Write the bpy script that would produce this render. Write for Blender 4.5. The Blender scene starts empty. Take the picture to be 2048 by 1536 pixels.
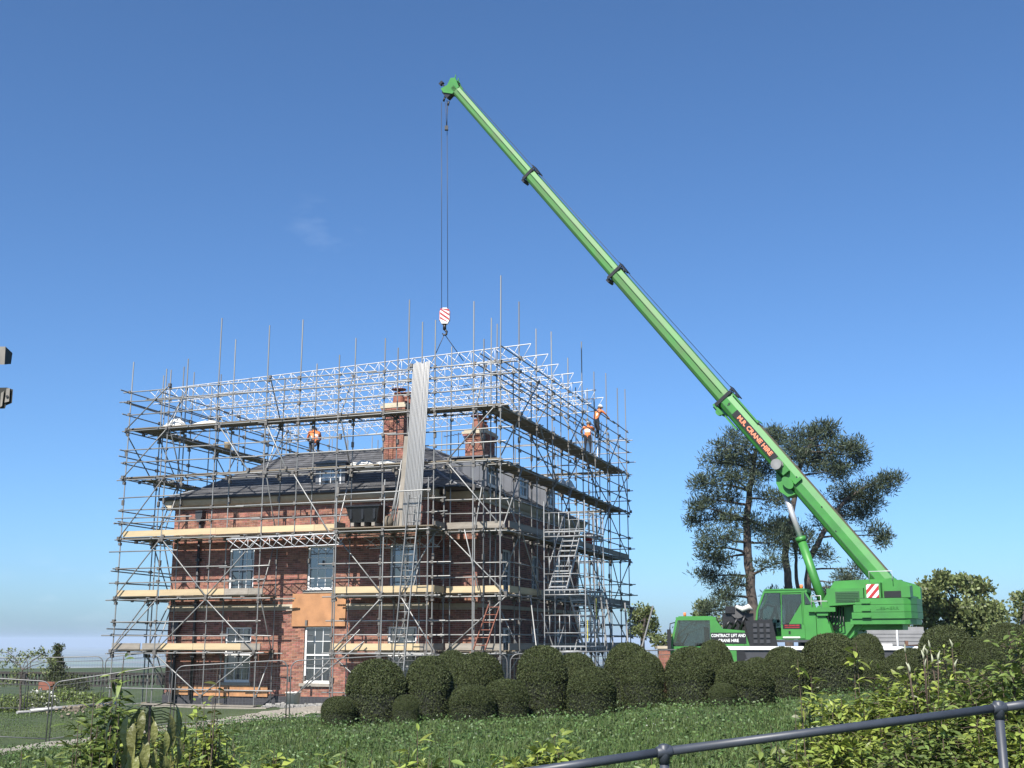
import bpy, math, random
import numpy as np
from mathutils import Matrix, Vector

# ------------------------------------------------------------------ camera, sky, sun, exposure
SC = bpy.context.scene
COL = SC.collection
FPX, EYE = 2350.0, 1.65
PITCH = math.atan(512 / FPX)
cam_d = bpy.data.cameras.new("camera")
cam = bpy.data.objects.new("camera", cam_d)
COL.objects.link(cam)
cam_d.sensor_width = 36
cam_d.lens = FPX / 2048 * 36
cam_d.clip_start, cam_d.clip_end = 0.1, 60000
cam.location = (0, 0, EYE)
cam.rotation_euler = (math.pi / 2 + PITCH, 0, 0)
SC.camera = cam

SUN_EL, SUN_AZ = math.radians(46), math.radians(203)      # azimuth clockwise from +Y
world = bpy.data.worlds.new("World")
SC.world = world
world.use_nodes = True
wn, wl = world.node_tree.nodes, world.node_tree.links
wn.clear()
sky = wn.new("ShaderNodeTexSky")
sky.sky_type = 'NISHITA'
sky.sun_disc = False
sky.sun_elevation = SUN_EL
sky.sun_rotation = SUN_AZ
sky.altitude = 100
sky.air_density = 0.8
sky.dust_density = 1.1
sky.ozone_density = 9.0
bg = wn.new("ShaderNodeBackground")
bg.inputs["Strength"].default_value = 0.09
wo = wn.new("ShaderNodeOutputWorld")
tint = wn.new("ShaderNodeMix"); tint.data_type = 'RGBA'; tint.blend_type = 'MULTIPLY'; tint.inputs[0].default_value = 1
tint.inputs[7].default_value = (.92, 1.03, 1.04, 1)
wl.new(sky.outputs[0], tint.inputs[6])
# faint cirrus wisps: stretched noise kept to two small patches of sky
geo = wn.new("ShaderNodeTexCoord")
cn = wn.new("ShaderNodeTexNoise"); cn.inputs["Scale"].default_value = 26; cn.inputs["Detail"].default_value = 5
cmap = wn.new("ShaderNodeMapping"); cmap.inputs["Scale"].default_value = (1, 1, 2.6)
wl.new(geo.outputs["Generated"], cmap.inputs[0]); wl.new(cmap.outputs[0], cn.inputs["Vector"])
cr = wn.new("ShaderNodeMapRange"); cr.inputs[1].default_value = .54; cr.inputs[2].default_value = .72; wl.new(cn.outputs[0], cr.inputs[0])
last = None
for d, wid, amt in (((-.156, .930, .332), .040, .05), ((-.35, .937, .022), .07, .05)):
    vm = wn.new("ShaderNodeVectorMath"); vm.operation = 'DISTANCE'; vm.inputs[1].default_value = d; wl.new(geo.outputs["Generated"], vm.inputs[0])
    m1 = wn.new("ShaderNodeMapRange"); m1.inputs[1].default_value = wid; m1.inputs[2].default_value = wid*.3; m1.inputs[3].default_value = 0; m1.inputs[4].default_value = amt; wl.new(vm.outputs["Value"], m1.inputs[0])
    if last is None: last = m1.outputs[0]
    else:
        ad = wn.new("ShaderNodeMath"); ad.operation = 'ADD'; wl.new(last, ad.inputs[0]); wl.new(m1.outputs[0], ad.inputs[1]); last = ad.outputs[0]
mu = wn.new("ShaderNodeMath"); mu.operation = 'MULTIPLY'; wl.new(last, mu.inputs[0]); wl.new(cr.outputs[0], mu.inputs[1])
cm = wn.new("ShaderNodeMix"); cm.data_type = 'RGBA'; cm.inputs[7].default_value = (7.6, 8.6, 9.6, 1)
wl.new(mu.outputs[0], cm.inputs[0]); wl.new(tint.outputs[2], cm.inputs[6])
wl.new(cm.outputs[2], bg.inputs[0])
wl.new(bg.outputs[0], wo.inputs[0])

sun_d = bpy.data.lights.new("sun", 'SUN')
sun_d.energy = 5.0
sun_d.angle = math.radians(0.5)
sun_d.color = (1.0, 0.95, 0.87)
sun = bpy.data.objects.new("sun", sun_d)
COL.objects.link(sun)
to_sun = Vector((math.sin(SUN_AZ) * math.cos(SUN_EL), math.cos(SUN_AZ) * math.cos(SUN_EL), math.sin(SUN_EL)))
sun.rotation_euler = to_sun.to_track_quat('Z', 'Y').to_euler()
sun.location = (-30, -60, 80)

SC.view_settings.view_transform = 'Standard'
SC.view_settings.look = 'None'
SC.view_settings.exposure = 0.915
SC.view_settings.gamma = 1.0
SC.view_settings.use_curve_mapping = False

rng = np.random.default_rng(7)
random.seed(7)

# ------------------------------------------------------------------ helpers
def P(px, py, Y):
    """point of the photograph's pixel grid at forward distance Y (used to place things at their real distance)"""
    v = 768 - py
    fw = FPX * math.cos(PITCH) - v * math.sin(PITCH)
    up = FPX * math.sin(PITCH) + v * math.cos(PITCH)
    s = Y / fw
    return Vector(((px - 1024) * s, Y, EYE + up * s))

I4 = Matrix.Identity(4)
MATS_OF = {}          # world matrix of every parent

def tag(o, label=None, cat=None, group=None, kind=None):
    if label: o["label"] = label
    if cat: o["category"] = cat
    if group: o["group"] = group
    if kind: o["kind"] = kind
    return o

def empty(name, M, label=None, cat=None, group=None):
    o = bpy.data.objects.new(name, None)
    o.empty_display_size = 0.3
    COL.objects.link(o)
    o.matrix_world = M
    MATS_OF[o.name] = M.copy()
    return tag(o, label, cat, group)

def wm(parent):
    return MATS_OF.get(parent.name, I4) if parent else I4

def link_mesh(name, me, parent=None, mats=(), basis=None):
    o = bpy.data.objects.new(name, me)
    COL.objects.link(o)
    for m in mats:
        if m.name not in [x.name for x in me.materials if x]:
            me.materials.append(m)
    if parent is not None:
        o.parent = parent
        MATS_OF[o.name] = MATS_OF.get(parent.name, I4)
    if basis is not None:
        o.matrix_basis = basis
        if parent is None:
            MATS_OF[o.name] = basis.copy()
    return o

class MB:
    """collects shapes given in frame M and links them as ONE mesh object"""
    def __init__(self, M=I4):
        self.M = M; self.v = []; self.f = []; self.s = []; self.mi = []; self.cur = 0
    def add(self, vs, fs, smooth=False):
        n = len(self.v)
        M = self.M
        self.v += [tuple(M @ Vector(p)) for p in vs]
        self.f += [tuple(i + n for i in f) for f in fs]
        self.s += [smooth] * len(fs)
        self.mi += [self.cur] * len(fs)
        return self
    def box(self, a, b):
        x0, x1 = sorted((a[0], b[0])); y0, y1 = sorted((a[1], b[1])); z0, z1 = sorted((a[2], b[2]))
        return self.add([(x0,y0,z0),(x1,y0,z0),(x1,y1,z0),(x0,y1,z0),(x0,y0,z1),(x1,y0,z1),(x1,y1,z1),(x0,y1,z1)],
                 [(0,3,2,1),(4,5,6,7),(0,1,5,4),(1,2,6,5),(2,3,7,6),(3,0,4,7)])
    def beam(self, p, q, w, h, up=(0,0,1)):
        p, q = Vector(p), Vector(q)
        d = (q - p).normalized(); s = d.cross(Vector(up))
        if s.length < 1e-4: s = d.cross(Vector((1,0,0)))
        s.normalize(); u = s.cross(d)
        vs = []
        for e in (p, q):
            for a, b in ((-1,-1),(1,-1),(1,1),(-1,1)):
                vs.append(e + s*(a*w/2) + u*(b*h/2))
        return self.add(vs, [(3,2,1,0),(4,5,6,7),(0,1,5,4),(1,2,6,5),(2,3,7,6),(3,0,4,7)])
    def tube(self, pts, r, n=8, caps=True):
        pts = [Vector(p) for p in pts]
        rs = r if isinstance(r, (list, tuple)) else [r]*len(pts)
        vs, fs = [], []
        prev = None
        for i, p in enumerate(pts):
            d = (pts[min(i+1, len(pts)-1)] - pts[max(i-1, 0)]).normalized()
            if prev is None:
                s = d.cross(Vector((0,0,1)))
                if s.length < 1e-3: s = d.cross(Vector((1,0,0)))
            else:
                s = prev - d * prev.dot(d)
            s.normalize(); prev = s
            u = d.cross(s)
            for k in range(n):
                a = 2*math.pi*k/n
                vs.append(p + (s*math.cos(a) + u*math.sin(a))*rs[i])
        for i in range(len(pts)-1):
            for k in range(n):
                k2 = (k+1) % n
                fs.append((i*n+k, i*n+k2, (i+1)*n+k2, (i+1)*n+k))
        self.add(vs, fs, True)
        if caps:
            m = len(self.v) - len(vs)
            self.f += [tuple(m+k for k in reversed(range(n))), tuple(m+(len(pts)-1)*n+k for k in range(n))]
            self.s += [False]*2; self.mi += [self.cur]*2
        return self
    def prism(self, poly, y0, y1, ax=1):
        """poly in the two axes other than ax, extruded along ax"""
        n = len(poly)
        def pt(a, b, c):
            return (a, c, b) if ax == 1 else ((c, a, b) if ax == 0 else (a, b, c))
        vs = [pt(a, b, y0) for a, b in poly] + [pt(a, b, y1) for a, b in poly]
        fs = [tuple(range(n)), tuple(reversed(range(n, 2*n)))]
        for i in range(n):
            j = (i+1) % n
            fs.append((j, i, n+i, n+j))
        return self.add(vs, fs)
    def lathe(self, prof, c=(0,0,0), n=16, smooth=True):
        vs, fs = [], []
        for r, z in prof:
            for k in range(n):
                a = 2*math.pi*k/n
                vs.append((c[0]+r*math.cos(a), c[1]+r*math.sin(a), c[2]+z))
        for i in range(len(prof)-1):
            for k in range(n):
                k2 = (k+1) % n
                fs.append((i*n+k, i*n+k2, (i+1)*n+k2, (i+1)*n+k))
        fs.append(tuple(reversed(range(n)))); fs.append(tuple((len(prof)-1)*n+k for k in range(n)))
        return self.add(vs, fs, smooth)
    def disc(self, c, ax, r, h, n=16):
        ax = Vector(ax).normalized(); c = Vector(c)
        return self.tube([c - ax*h/2, c + ax*h/2], r, n)
    def build(self, name, mats, parent=None):
        if not isinstance(mats, (list, tuple)): mats = [mats]
        inv = wm(parent).inverted()
        me = bpy.data.meshes.new(name)
        me.from_pydata([tuple(inv @ Vector(p)) for p in self.v], [], self.f)
        me.polygons.foreach_set("use_smooth", self.s)
        for m in mats: me.materials.append(m)
        me.polygons.foreach_set("material_index", self.mi)
        me.update()
        return link_mesh(name, me, parent)

def np_mesh(name, V, F, mats, smooth=False, mi=None):
    """V (n,3), F (m,k) of one polygon size"""
    me = bpy.data.meshes.new(name)
    V = np.ascontiguousarray(V, dtype=np.float32); F = np.ascontiguousarray(F, dtype=np.int32)
    m, k = F.shape
    me.vertices.add(len(V)); me.vertices.foreach_set("co", V.ravel())
    me.loops.add(m*k); me.loops.foreach_set("vertex_index", F.ravel())
    me.polygons.add(m); me.polygons.foreach_set("loop_start", np.arange(0, m*k, k, dtype=np.int32))
    me.polygons.foreach_set("loop_total", np.full(m, k, dtype=np.int32))
    me.polygons.foreach_set("use_smooth", np.full(m, smooth, dtype=bool))
    for x in mats: me.materials.append(x)
    if mi is not None: me.polygons.foreach_set("material_index", np.asarray(mi, dtype=np.int32))
    me.update(calc_edges=True)
    return me

def unit(a):
    return a / np.maximum(np.linalg.norm(a, axis=-1, keepdims=True), 1e-9)

def leaf_quads(C, size, aspect=0.5, normal=None, spread=1.0, dirs=None):
    """leaf shaped faces (two tris meeting at a fold) at the points C"""
    n = len(C)
    d = unit(rng.normal(size=(n,3))) if dirs is None else unit(dirs + spread*rng.normal(size=(n,3)))
    r = rng.normal(size=(n,3)) if normal is None else normal + 0.6*rng.normal(size=(n,3))
    s = unit(np.cross(d, r)); u = np.cross(s, d)
    L = (size * rng.uniform(.7, 1.3, n))[:,None]
    w = L * aspect * .5
    a = C; b = C + d*L*.5 + s*w - u*L*.06; c = C + d*L - u*L*.12; e = C + d*L*.5 - s*w - u*L*.06
    V = np.stack([a,b,c,e],1).reshape(-1,3)
    F = np.arange(n*4).reshape(n,4)
    return V, F

# ------------------------------------------------------------------ materials
ALB = .72
def mat(name, col, rough=.6, metal=0., var=.0, scale=4., bump=0., island=0., spec=.5, col2=None, trans=0., coord='Object', obj_rand=0., detail=4.):
    col = tuple(c*ALB for c in col); col2 = tuple(c*ALB for c in col2) if col2 else None
    m = bpy.data.materials.new(name); m.use_nodes = True
    nt = m.node_tree; N, L = nt.nodes, nt.links
    b = N["Principled BSDF"]
    b.inputs["Base Color"].default_value = (*col, 1)
    b.inputs["Roughness"].default_value = rough
    b.inputs["Metallic"].default_value = metal
    b.inputs["Specular IOR Level"].default_value = spec
    out = None
    tc = N.new("ShaderNodeTexCoord")
    if var > 0 or bump > 0:
        nz = N.new("ShaderNodeTexNoise"); nz.inputs["Scale"].default_value = scale; nz.inputs["Detail"].default_value = detail
        L.new(tc.outputs[coord], nz.inputs["Vector"])
    if var > 0:
        r = N.new("ShaderNodeMapRange"); r.inputs[1].default_value = .3; r.inputs[2].default_value = .7
        L.new(nz.outputs[0], r.inputs[0])
        mx = N.new("ShaderNodeMix"); mx.data_type = 'RGBA'
        c2 = col2 if col2 else tuple(c*(1-var) for c in col)
        mx.inputs[6].default_value = (*col, 1); mx.inputs[7].default_value = (*c2, 1)
        L.new(r.outputs[0], mx.inputs[0]); out = mx.outputs[2]
    if island > 0 or obj_rand > 0:
        g = N.new("ShaderNodeNewGeometry"); oi = N.new("ShaderNodeObjectInfo")
        ad = N.new("ShaderNodeMath"); ad.operation = 'ADD'
        L.new(g.outputs["Random Per Island"], ad.inputs[0]); L.new(oi.outputs["Random"], ad.inputs[1])
        fr = N.new("ShaderNodeMath"); fr.operation = 'FRACT'; L.new(ad.outputs[0], fr.inputs[0])
        k = max(island, obj_rand)
        mr = N.new("ShaderNodeMapRange"); mr.inputs[3].default_value = 1-k; mr.inputs[4].default_value = 1+k
        L.new(fr.outputs[0], mr.inputs[0])
        hs = N.new("ShaderNodeHueSaturation")
        L.new(mr.outputs[0], hs.inputs["Value"])
        h2 = N.new("ShaderNodeMapRange"); h2.inputs[3].default_value = .5-.03*k; h2.inputs[4].default_value = .5+.03*k
        m3 = N.new("ShaderNodeMath"); m3.operation = 'MULTIPLY'; m3.inputs[1].default_value = 7.31; L.new(fr.outputs[0], m3.inputs[0])
        f3 = N.new("ShaderNodeMath"); f3.operation = 'FRACT'; L.new(m3.outputs[0], f3.inputs[0]); L.new(f3.outputs[0], h2.inputs[0])
        L.new(h2.outputs[0], hs.inputs["Hue"])
        if out: L.new(out, hs.inputs["Color"])
        else: hs.inputs["Color"].default_value = (*col, 1)
        out = hs.outputs[0]
    if out: L.new(out, b.inputs["Base Color"])
    if bump > 0:
        bp = N.new("ShaderNodeBump"); bp.inputs["Strength"].default_value = bump; bp.inputs["Distance"].default_value = .02
        L.new(nz.outputs[0], bp.inputs["Height"]); L.new(bp.outputs[0], b.inputs["Normal"])
    if trans > 0:
        t = N.new("ShaderNodeBsdfTranslucent"); ms = N.new("ShaderNodeMixShader"); ms.inputs[0].default_value = trans
        if out: L.new(out, t.inputs[0])
        else: t.inputs[0].default_value = (*col, 1)
        o = N["Material Output"]
        L.new(b.outputs[0], ms.inputs[1]); L.new(t.outputs[0], ms.inputs[2]); L.new(ms.outputs[0], o.inputs[0])
    return m

M = {}
M['steel'] = mat("galvanised_steel", (.37,.37,.36), .5, .45, .35, 3., obj_rand=.25)
M['coupler'] = mat("coupler_steel", (.24,.22,.20), .55, .5, .3, 9.)
M['alu'] = mat("aluminium", (.66,.67,.69), .4, .15, .1, 5.)
M['sheet'] = mat("pale_tube", (.50,.49,.475), .45, .35, .25, 1.2, obj_rand=.15)
M['toe'] = mat("new_timber", (.64,.50,.30), .75, 0, .18, 2.5, obj_rand=.10)
M['toe_old'] = mat("weathered_timber", (.36,.32,.27), .8, 0, .3, 3., obj_rand=.15)
M['deck'] = mat("scaffold_board", (.30,.25,.18), .85, 0, .45, 2., obj_rand=.25)
M['brick'] = mat("red_brick", (.355,.150,.104), .85, 0, .35, 6., .3, island=.38)
M['mortar'] = mat("mortar", (.52,.45,.37), .9, 0, .2, 8.)
M['stone'] = mat("cream_stone", (.60,.52,.39), .8, 0, .2, 4., .1)
M['greystone'] = mat("grey_sill_stone", (.40,.36,.31), .85, 0, .25, 5., .1)
M['slate'] = mat("slate", (.125,.125,.132), .65, 0, .3, 3., .2, island=.25)
M['lead'] = mat("lead_sheet", (.19,.20,.225), .5, .3, .25, 2., .1)
M['white'] = mat("white_paint", (.95,.95,.94), .45, 0, .06, 3.)
M['black'] = mat("black_plastic", (.015,.015,.017), .45, 0, .2, 5.)
M['darkgrey'] = mat("dark_grey_paint", (.055,.057,.065), .5, 0, .2, 4.)
M['plinth'] = mat("blue_brick_plinth", (.05,.05,.06), .7, 0, .3, 8., .2)
M['ply'] = mat("plywood", (.58,.29,.13), .7, 0, .30, 2.6, obj_rand=.08)
M['pot'] = mat("clay_pot", (.30,.105,.065), .75, 0, .25, 5.)
M['green'] = mat("green_paint", (.060,.295,.052), .46, 0, .35, 2.2, col2=(.050,.225,.048), detail=9.)
M['greenweath'] = mat("stained_green_paint", (.058,.270,.048), .55, 0, .5, 2.2, col2=(.09,.20,.06), detail=8.)
M['rust'] = mat("grimy_boom_top", (.13,.16,.075), .8, 0, .6, 1.2, col2=(.13,.07,.04), detail=8.)
M['chrome'] = mat("chrome_rod", (.72,.73,.75), .3, .45)
M['tyre'] = mat("tyre_rubber", (.05,.05,.05), .85, 0, .3, 10.)
M['red'] = mat("red_paint", (.50,.03,.03), .5, 0, .15, 4.)
M['orange_txt'] = mat("orange_letters", (.95,.30,.16), .5)
M['grille'] = mat("dark_green_grille", (.035,.13,.045), .7, 0, .3, 30.)
M['orange'] = mat("hi_vis_orange", (.95,.26,.07), .7, 0, .2, 12.)
M['trouser'] = mat("dark_workwear", (.022,.022,.028), .85, 0, .3, 10.)
M['skin'] = mat("skin", (.50,.28,.20), .6)
M['yew'] = mat("yew_leaf", (.060,.076,.026), .65, 0, 0, island=.55, spec=.25, trans=.1)
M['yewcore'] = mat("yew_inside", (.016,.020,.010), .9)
M['bark'] = mat("pine_bark", (.13,.105,.09), .9, 0, .5, 5., .6)
M['twig'] = mat("brown_twig", (.14,.10,.07), .85, 0, .4, 20.)
M['needle'] = mat("pine_needles", (.068,.092,.052), .6, 0, 0, island=.5, spec=.3, trans=.12)
M['leafA'] = mat("bright_leaf", (.265,.330,.065), .45, 0, 0, island=.5, spec=.4, trans=.28)
M['leafB'] = mat("mid_leaf", (.165,.225,.055), .5, 0, 0, island=.5, spec=.4, trans=.25)
M['leafC'] = mat("bronze_leaf", (.155,.165,.045), .45, 0, 0, island=.35, spec=.35, trans=.3)
M['ribleaf'] = mat('ribbed_leaf', (.29,.30,.095), .42, 0, .35, 24., .9, island=.35, spec=.45, trans=.28, obj_rand=.35)
M['leafpale'] = mat("pale_leaf", (.42,.44,.30), .5, 0, 0, island=.3, trans=.2)
M['treeleaf'] = mat("tree_leaf", (.185,.225,.08), .55, 0, 0, island=.5, trans=.25)
M['clover'] = mat('clover_leaf', (.095,.165,.045), .55, 0, 0, island=.5, trans=.2)
M['bloom'] = mat("white_blossom", (.72,.72,.66), .7, 0, 0, island=.15, trans=.2)
M['grass'] = mat("grass_blades", (.112,.185,.048), .55, 0, .5, .9, col2=(.112,.150,.048), island=.65, spec=.35, trans=.25)
M['rail'] = mat("grey_rail_paint", (.058,.068,.090), .46, 0, .25, 14.)
M['fence'] = mat("fence_galv", (.22,.22,.22), .5, .4, .2, 5.)
M['concrete'] = mat("concrete", (.36,.35,.33), .9, 0, .3, 9., .3)
M['cream_bag'] = mat("white_plastic_sheet", (.78,.76,.70), .6, 0, .1, 4.)
M['yellow'] = mat("yellow_tag", (.75,.62,.08), .5)
M['tub'] = mat("black_tub", (.018,.018,.02), .4, 0, .3, 6.)
M['cabin'] = mat("grey_cladding", (.30,.30,.31), .6, 0, .2, 3.)
M['woodbrown'] = mat("brown_timber", (.22,.12,.08), .8, 0, .3, 5.)

def glass_mat(name, tint, refl=.35):
    m = bpy.data.materials.new(name); m.use_nodes = True
    N, L = m.node_tree.nodes, m.node_tree.links
    b = N["Principled BSDF"]; b.inputs["Base Color"].default_value = (*tint, 1); b.inputs["Roughness"].default_value = .3
    g = N.new("ShaderNodeBsdfGlossy"); g.inputs["Roughness"].default_value = .03; g.inputs[0].default_value = (.9,.93,.95,1)
    ms = N.new("ShaderNodeMixShader"); ms.inputs[0].default_value = refl
    L.new(b.outputs[0], ms.inputs[1]); L.new(g.outputs[0], ms.inputs[2]); L.new(ms.outputs[0], N["Material Output"].inputs[0])
    return m
M['pane'] = glass_mat("window_pane", (.030,.034,.040), .14)
def clear_glass(name, tint, refl):
    m = bpy.data.materials.new(name); m.use_nodes = True
    N, L = m.node_tree.nodes, m.node_tree.links
    t = N.new("ShaderNodeBsdfTransparent"); t.inputs[0].default_value = (*tint, 1)
    g = N.new("ShaderNodeBsdfGlossy"); g.inputs["Roughness"].default_value = .03
    ms = N.new("ShaderNodeMixShader"); ms.inputs[0].default_value = refl
    L.new(t.outputs[0], ms.inputs[1]); L.new(g.outputs[0], ms.inputs[2]); L.new(ms.outputs[0], N["Material Output"].inputs[0])
    return m
M['clear'] = clear_glass("clear_cab_glass", (.50,.58,.56), .10)
M['cabglass'] = glass_mat("cab_glass", (.016,.022,.022), .10)

# ground: grass, bare soil, distant fields
def ground_mat():
    m = bpy.data.materials.new("ground_soil_and_grass"); m.use_nodes = True
    N, L = m.node_tree.nodes, m.node_tree.links
    b = N["Principled BSDF"]; b.inputs["Roughness"].default_value = .95
    tc = N.new("ShaderNodeTexCoord")
    n1 = N.new("ShaderNodeTexNoise"); n1.inputs["Scale"].default_value = .35; n1.inputs["Detail"].default_value = 8
    n2 = N.new("ShaderNodeTexNoise"); n2.inputs["Scale"].default_value = 9; n2.inputs["Detail"].default_value = 6
    vor = N.new("ShaderNodeTexVoronoi"); vor.inputs["Scale"].default_value = .0035
    for n in (n1, n2, vor): L.new(tc.outputs["Object"], n.inputs["Vector"])
    r1 = N.new("ShaderNodeValToRGB")
    r1.color_ramp.elements[0].color = (.026,.046,.013,1); r1.color_ramp.elements[0].position = .35
    r1.color_ramp.elements[1].color = (.045,.066,.02,1); r1.color_ramp.elements[1].position = .65
    L.new(n1.outputs[0], r1.inputs[0])
    mx = N.new("ShaderNodeMix"); mx.data_type = 'RGBA'; mx.blend_type = 'MULTIPLY'; mx.inputs[0].default_value = .7
    r2 = N.new("ShaderNodeValToRGB"); r2.color_ramp.elements[0].color = (.5,.5,.5,1); r2.color_ramp.elements[1].color = (1.3,1.3,1.2,1)
    r2.color_ramp.elements[0].position = .3; r2.color_ramp.elements[1].position = .7
    L.new(n2.outputs[0], r2.inputs[0]); L.new(r1.outputs[0], mx.inputs[6]); L.new(r2.outputs[0], mx.inputs[7])
    # far fields
    rf = N.new("ShaderNodeValToRGB"); rf.color_ramp.interpolation = 'CONSTANT'
    e = rf.color_ramp.elements
    e[0].color = (.05,.075,.03,1); e[1].position = .3; e[1].color = (.13,.12,.07,1)
    x = e.new(.5); x.color = (.035,.05,.025,1)
    x = e.new(.7); x.color = (.10,.14,.05,1)
    x = e.new(.87); x.color = (.2,.19,.14,1)
    L.new(vor.outputs["Color"], rf.inputs[0])
    sp = N.new("ShaderNodeSeparateXYZ"); L.new(tc.outputs["Object"], sp.inputs[0])
    mr = N.new("ShaderNodeMapRange"); mr.inputs[1].default_value = 250; mr.inputs[2].default_value = 500
    L.new(sp.outputs[1], mr.inputs[0])
    m2 = N.new("ShaderNodeMix"); m2.data_type = 'RGBA'
    L.new(mr.outputs[0], m2.inputs[0]); L.new(mx.outputs[2], m2.inputs[6]); L.new(rf.outputs[0], m2.inputs[7])
    L.new(m2.outputs[2], b.inputs["Base Color"])
    bp = N.new("ShaderNodeBump"); bp.inputs["Strength"].default_value = .5; bp.inputs["Distance"].default_value = .05
    L.new(n2.outputs[0], bp.inputs["Height"]); L.new(bp.outputs[0], b.inputs["Normal"])
    return m
M['ground'] = ground_mat()
M['gravel'] = mat("gravel", (.40,.36,.30), .95, 0, .45, 14., .8, detail=8.)

# ------------------------------------------------------------------ ground
CTRL = np.array([(0,0,0),(-5,5,-.1),(5,6,.05),(0,15,.06),(6,15,.2),(-5,15,-.25),(-3.9,26,-.1),(0,26,.02),(5,26,.27),(7.5,26.5,.5),(10,27,.62),(14,26,.8),(16,14,.5),
    (-13,42,-.65),(-7,41,-.62),(0,38.5,-.6),(3,45,-.6),(-13,60,-.6),(6,60,-.6),(8,39,-.45),(12,39,-.45),(16,40,-.45),(12,50,-.4),(20,60,-.4),
    (-13.6,36,-1.39),(-10,36,-.93),(-6.7,36,-.78),(-3.4,36,-.65),(-13,29,-1.05),(-8.5,20,-.55),(-18,46,-1.05),(-25,75,-1.1),(0,80,-1.),(30,60,-.3),(-30,40,-1.6),(30,20,.8),(-20,10,-.8),(0,-20,.3)], float)
def ground_z(x, y):
    x = np.asarray(x, float); y = np.asarray(y, float)
    num = np.zeros(np.broadcast(x, y).shape); den = np.zeros_like(num)
    for cx, cy, cz in CTRL:
        w = 1/((x-cx)**2 + (y-cy)**2 + 1.2)**1.6
        num += w*cz; den += w
    z = num/den
    d = np.sqrt((x*.8)**2 + (y-30)**2)
    t = np.clip((d-75)/520, 0, 1); t = t*t*(3-2*t)
    z = z*(1-t) - 96*t
    far = np.clip((d-900)/3000, 0, 1)
    z = z + far*(9*np.sin(x/900.+1)*np.sin(y/1300.) + 4*np.sin(x/310.)*np.sin(y/420.+2))
    return z
def gz(x, y): return float(ground_z(x, y))

def axis(a0, a1, step, far, ratio=1.22):
    core = list(np.arange(a0, a1+1e-6, step)); s = step
    lo, hi = [], []
    v = a1
    while v < far[1]:
        s *= ratio; v += s; hi.append(v)
    s = step; v = a0
    while v > far[0]:
        s *= ratio; v -= s; lo.append(v)
    return np.array(lo[::-1] + core + hi)
gx = axis(-26, 26, .7, (-9000, 9000)); gy = axis(-6, 64, .7, (-400, 16000))
X, Y = np.meshgrid(gx, gy)
Z = ground_z(X, Y) + .02*np.sin(X*2.1+Y*.7)*np.sin(Y*1.7-X*.6)*(np.abs(X) < 60)
nx, ny = len(gx), len(gy)
idx = np.arange(nx*ny).reshape(ny, nx)
F = np.stack([idx[:-1,:-1], idx[:-1,1:], idx[1:,1:], idx[1:,:-1]], -1).reshape(-1,4)
tag(link_mesh("ground", np_mesh("ground", np.stack([X,Y,Z],-1).reshape(-1,3), F, [M['ground']], True)), "sloping lawn and fields falling away to a distant plain", "ground", kind="structure")

def strip(name, pts, width, lift, m, label, n=40):
    pts = [Vector(p) for p in pts]; vs, fs = [], []
    dense = []
    for i in range(len(pts)-1):
        for k in range(n): dense.append(pts[i].lerp(pts[i+1], k/n))
    dense.append(pts[-1])
    for i, p in enumerate(dense):
        d = (dense[min(i+6, len(dense)-1)] - dense[max(i-6, 0)]).normalized(); s = Vector((-d.y, d.x))
        w = width*(1+.18*math.sin(i*.37)+.1*math.sin(i*1.3))
        for k in range(9):
            q = p + s*w*(k/8-.5)
            h = lift*(1-(abs(k-4)/4)**3) - .05*(abs(k-4) == 4) + .012*random.random()
            vs.append((q.x, q.y, gz(q.x, q.y)+h))
    for i in range(len(dense)-1):
        for k in range(8):
            a = i*9+k; fs.append((a, a+9, a+10, a+1))
    me = bpy.data.meshes.new(name); me.from_pydata(vs, [], fs); me.materials.append(m); me.update()
    for p in me.polygons: p.use_smooth = True
    return tag(link_mesh(name, me), label, "path", kind="structure")
def ground_at(px, py):
    """where the line of sight of that photograph point meets the lawn"""
    for Y in np.arange(8, 90, .1):
        p = P(px, py, Y)
        if p.z <= gz(p.x, p.y): return p
    return P(px, py, 90)
PATH = [ground_at(*q) for q in ((-140,1525),(60,1502),(160,1486),(300,1463),(440,1447),(540,1434),(640,1420),(760,1411))]
PATH = [(p.x, p.y) for p in PATH] + [(6, 38.2), (14, 37)]
strip("gravel_path", PATH, 1.9, .09, M['gravel'], "pale gravel path crossing in front of the house")

# ------------------------------------------------------------------ brick house
A = math.radians(-19.2)
HM = Matrix.Translation((-.4, 40., 0)) @ Matrix.Rotation(A, 4, 'Z')   # local x right along the front, y into the house
house = empty("brick_house", HM, "red brick house with slate hipped roof wrapped in scaffolding", "house")
WX0, WX1, WXR, WY, WY2, WTOP, WBOT = -14.0, -3.2, -1.7, 1.4, 2.35, 6.62, -.35

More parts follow.
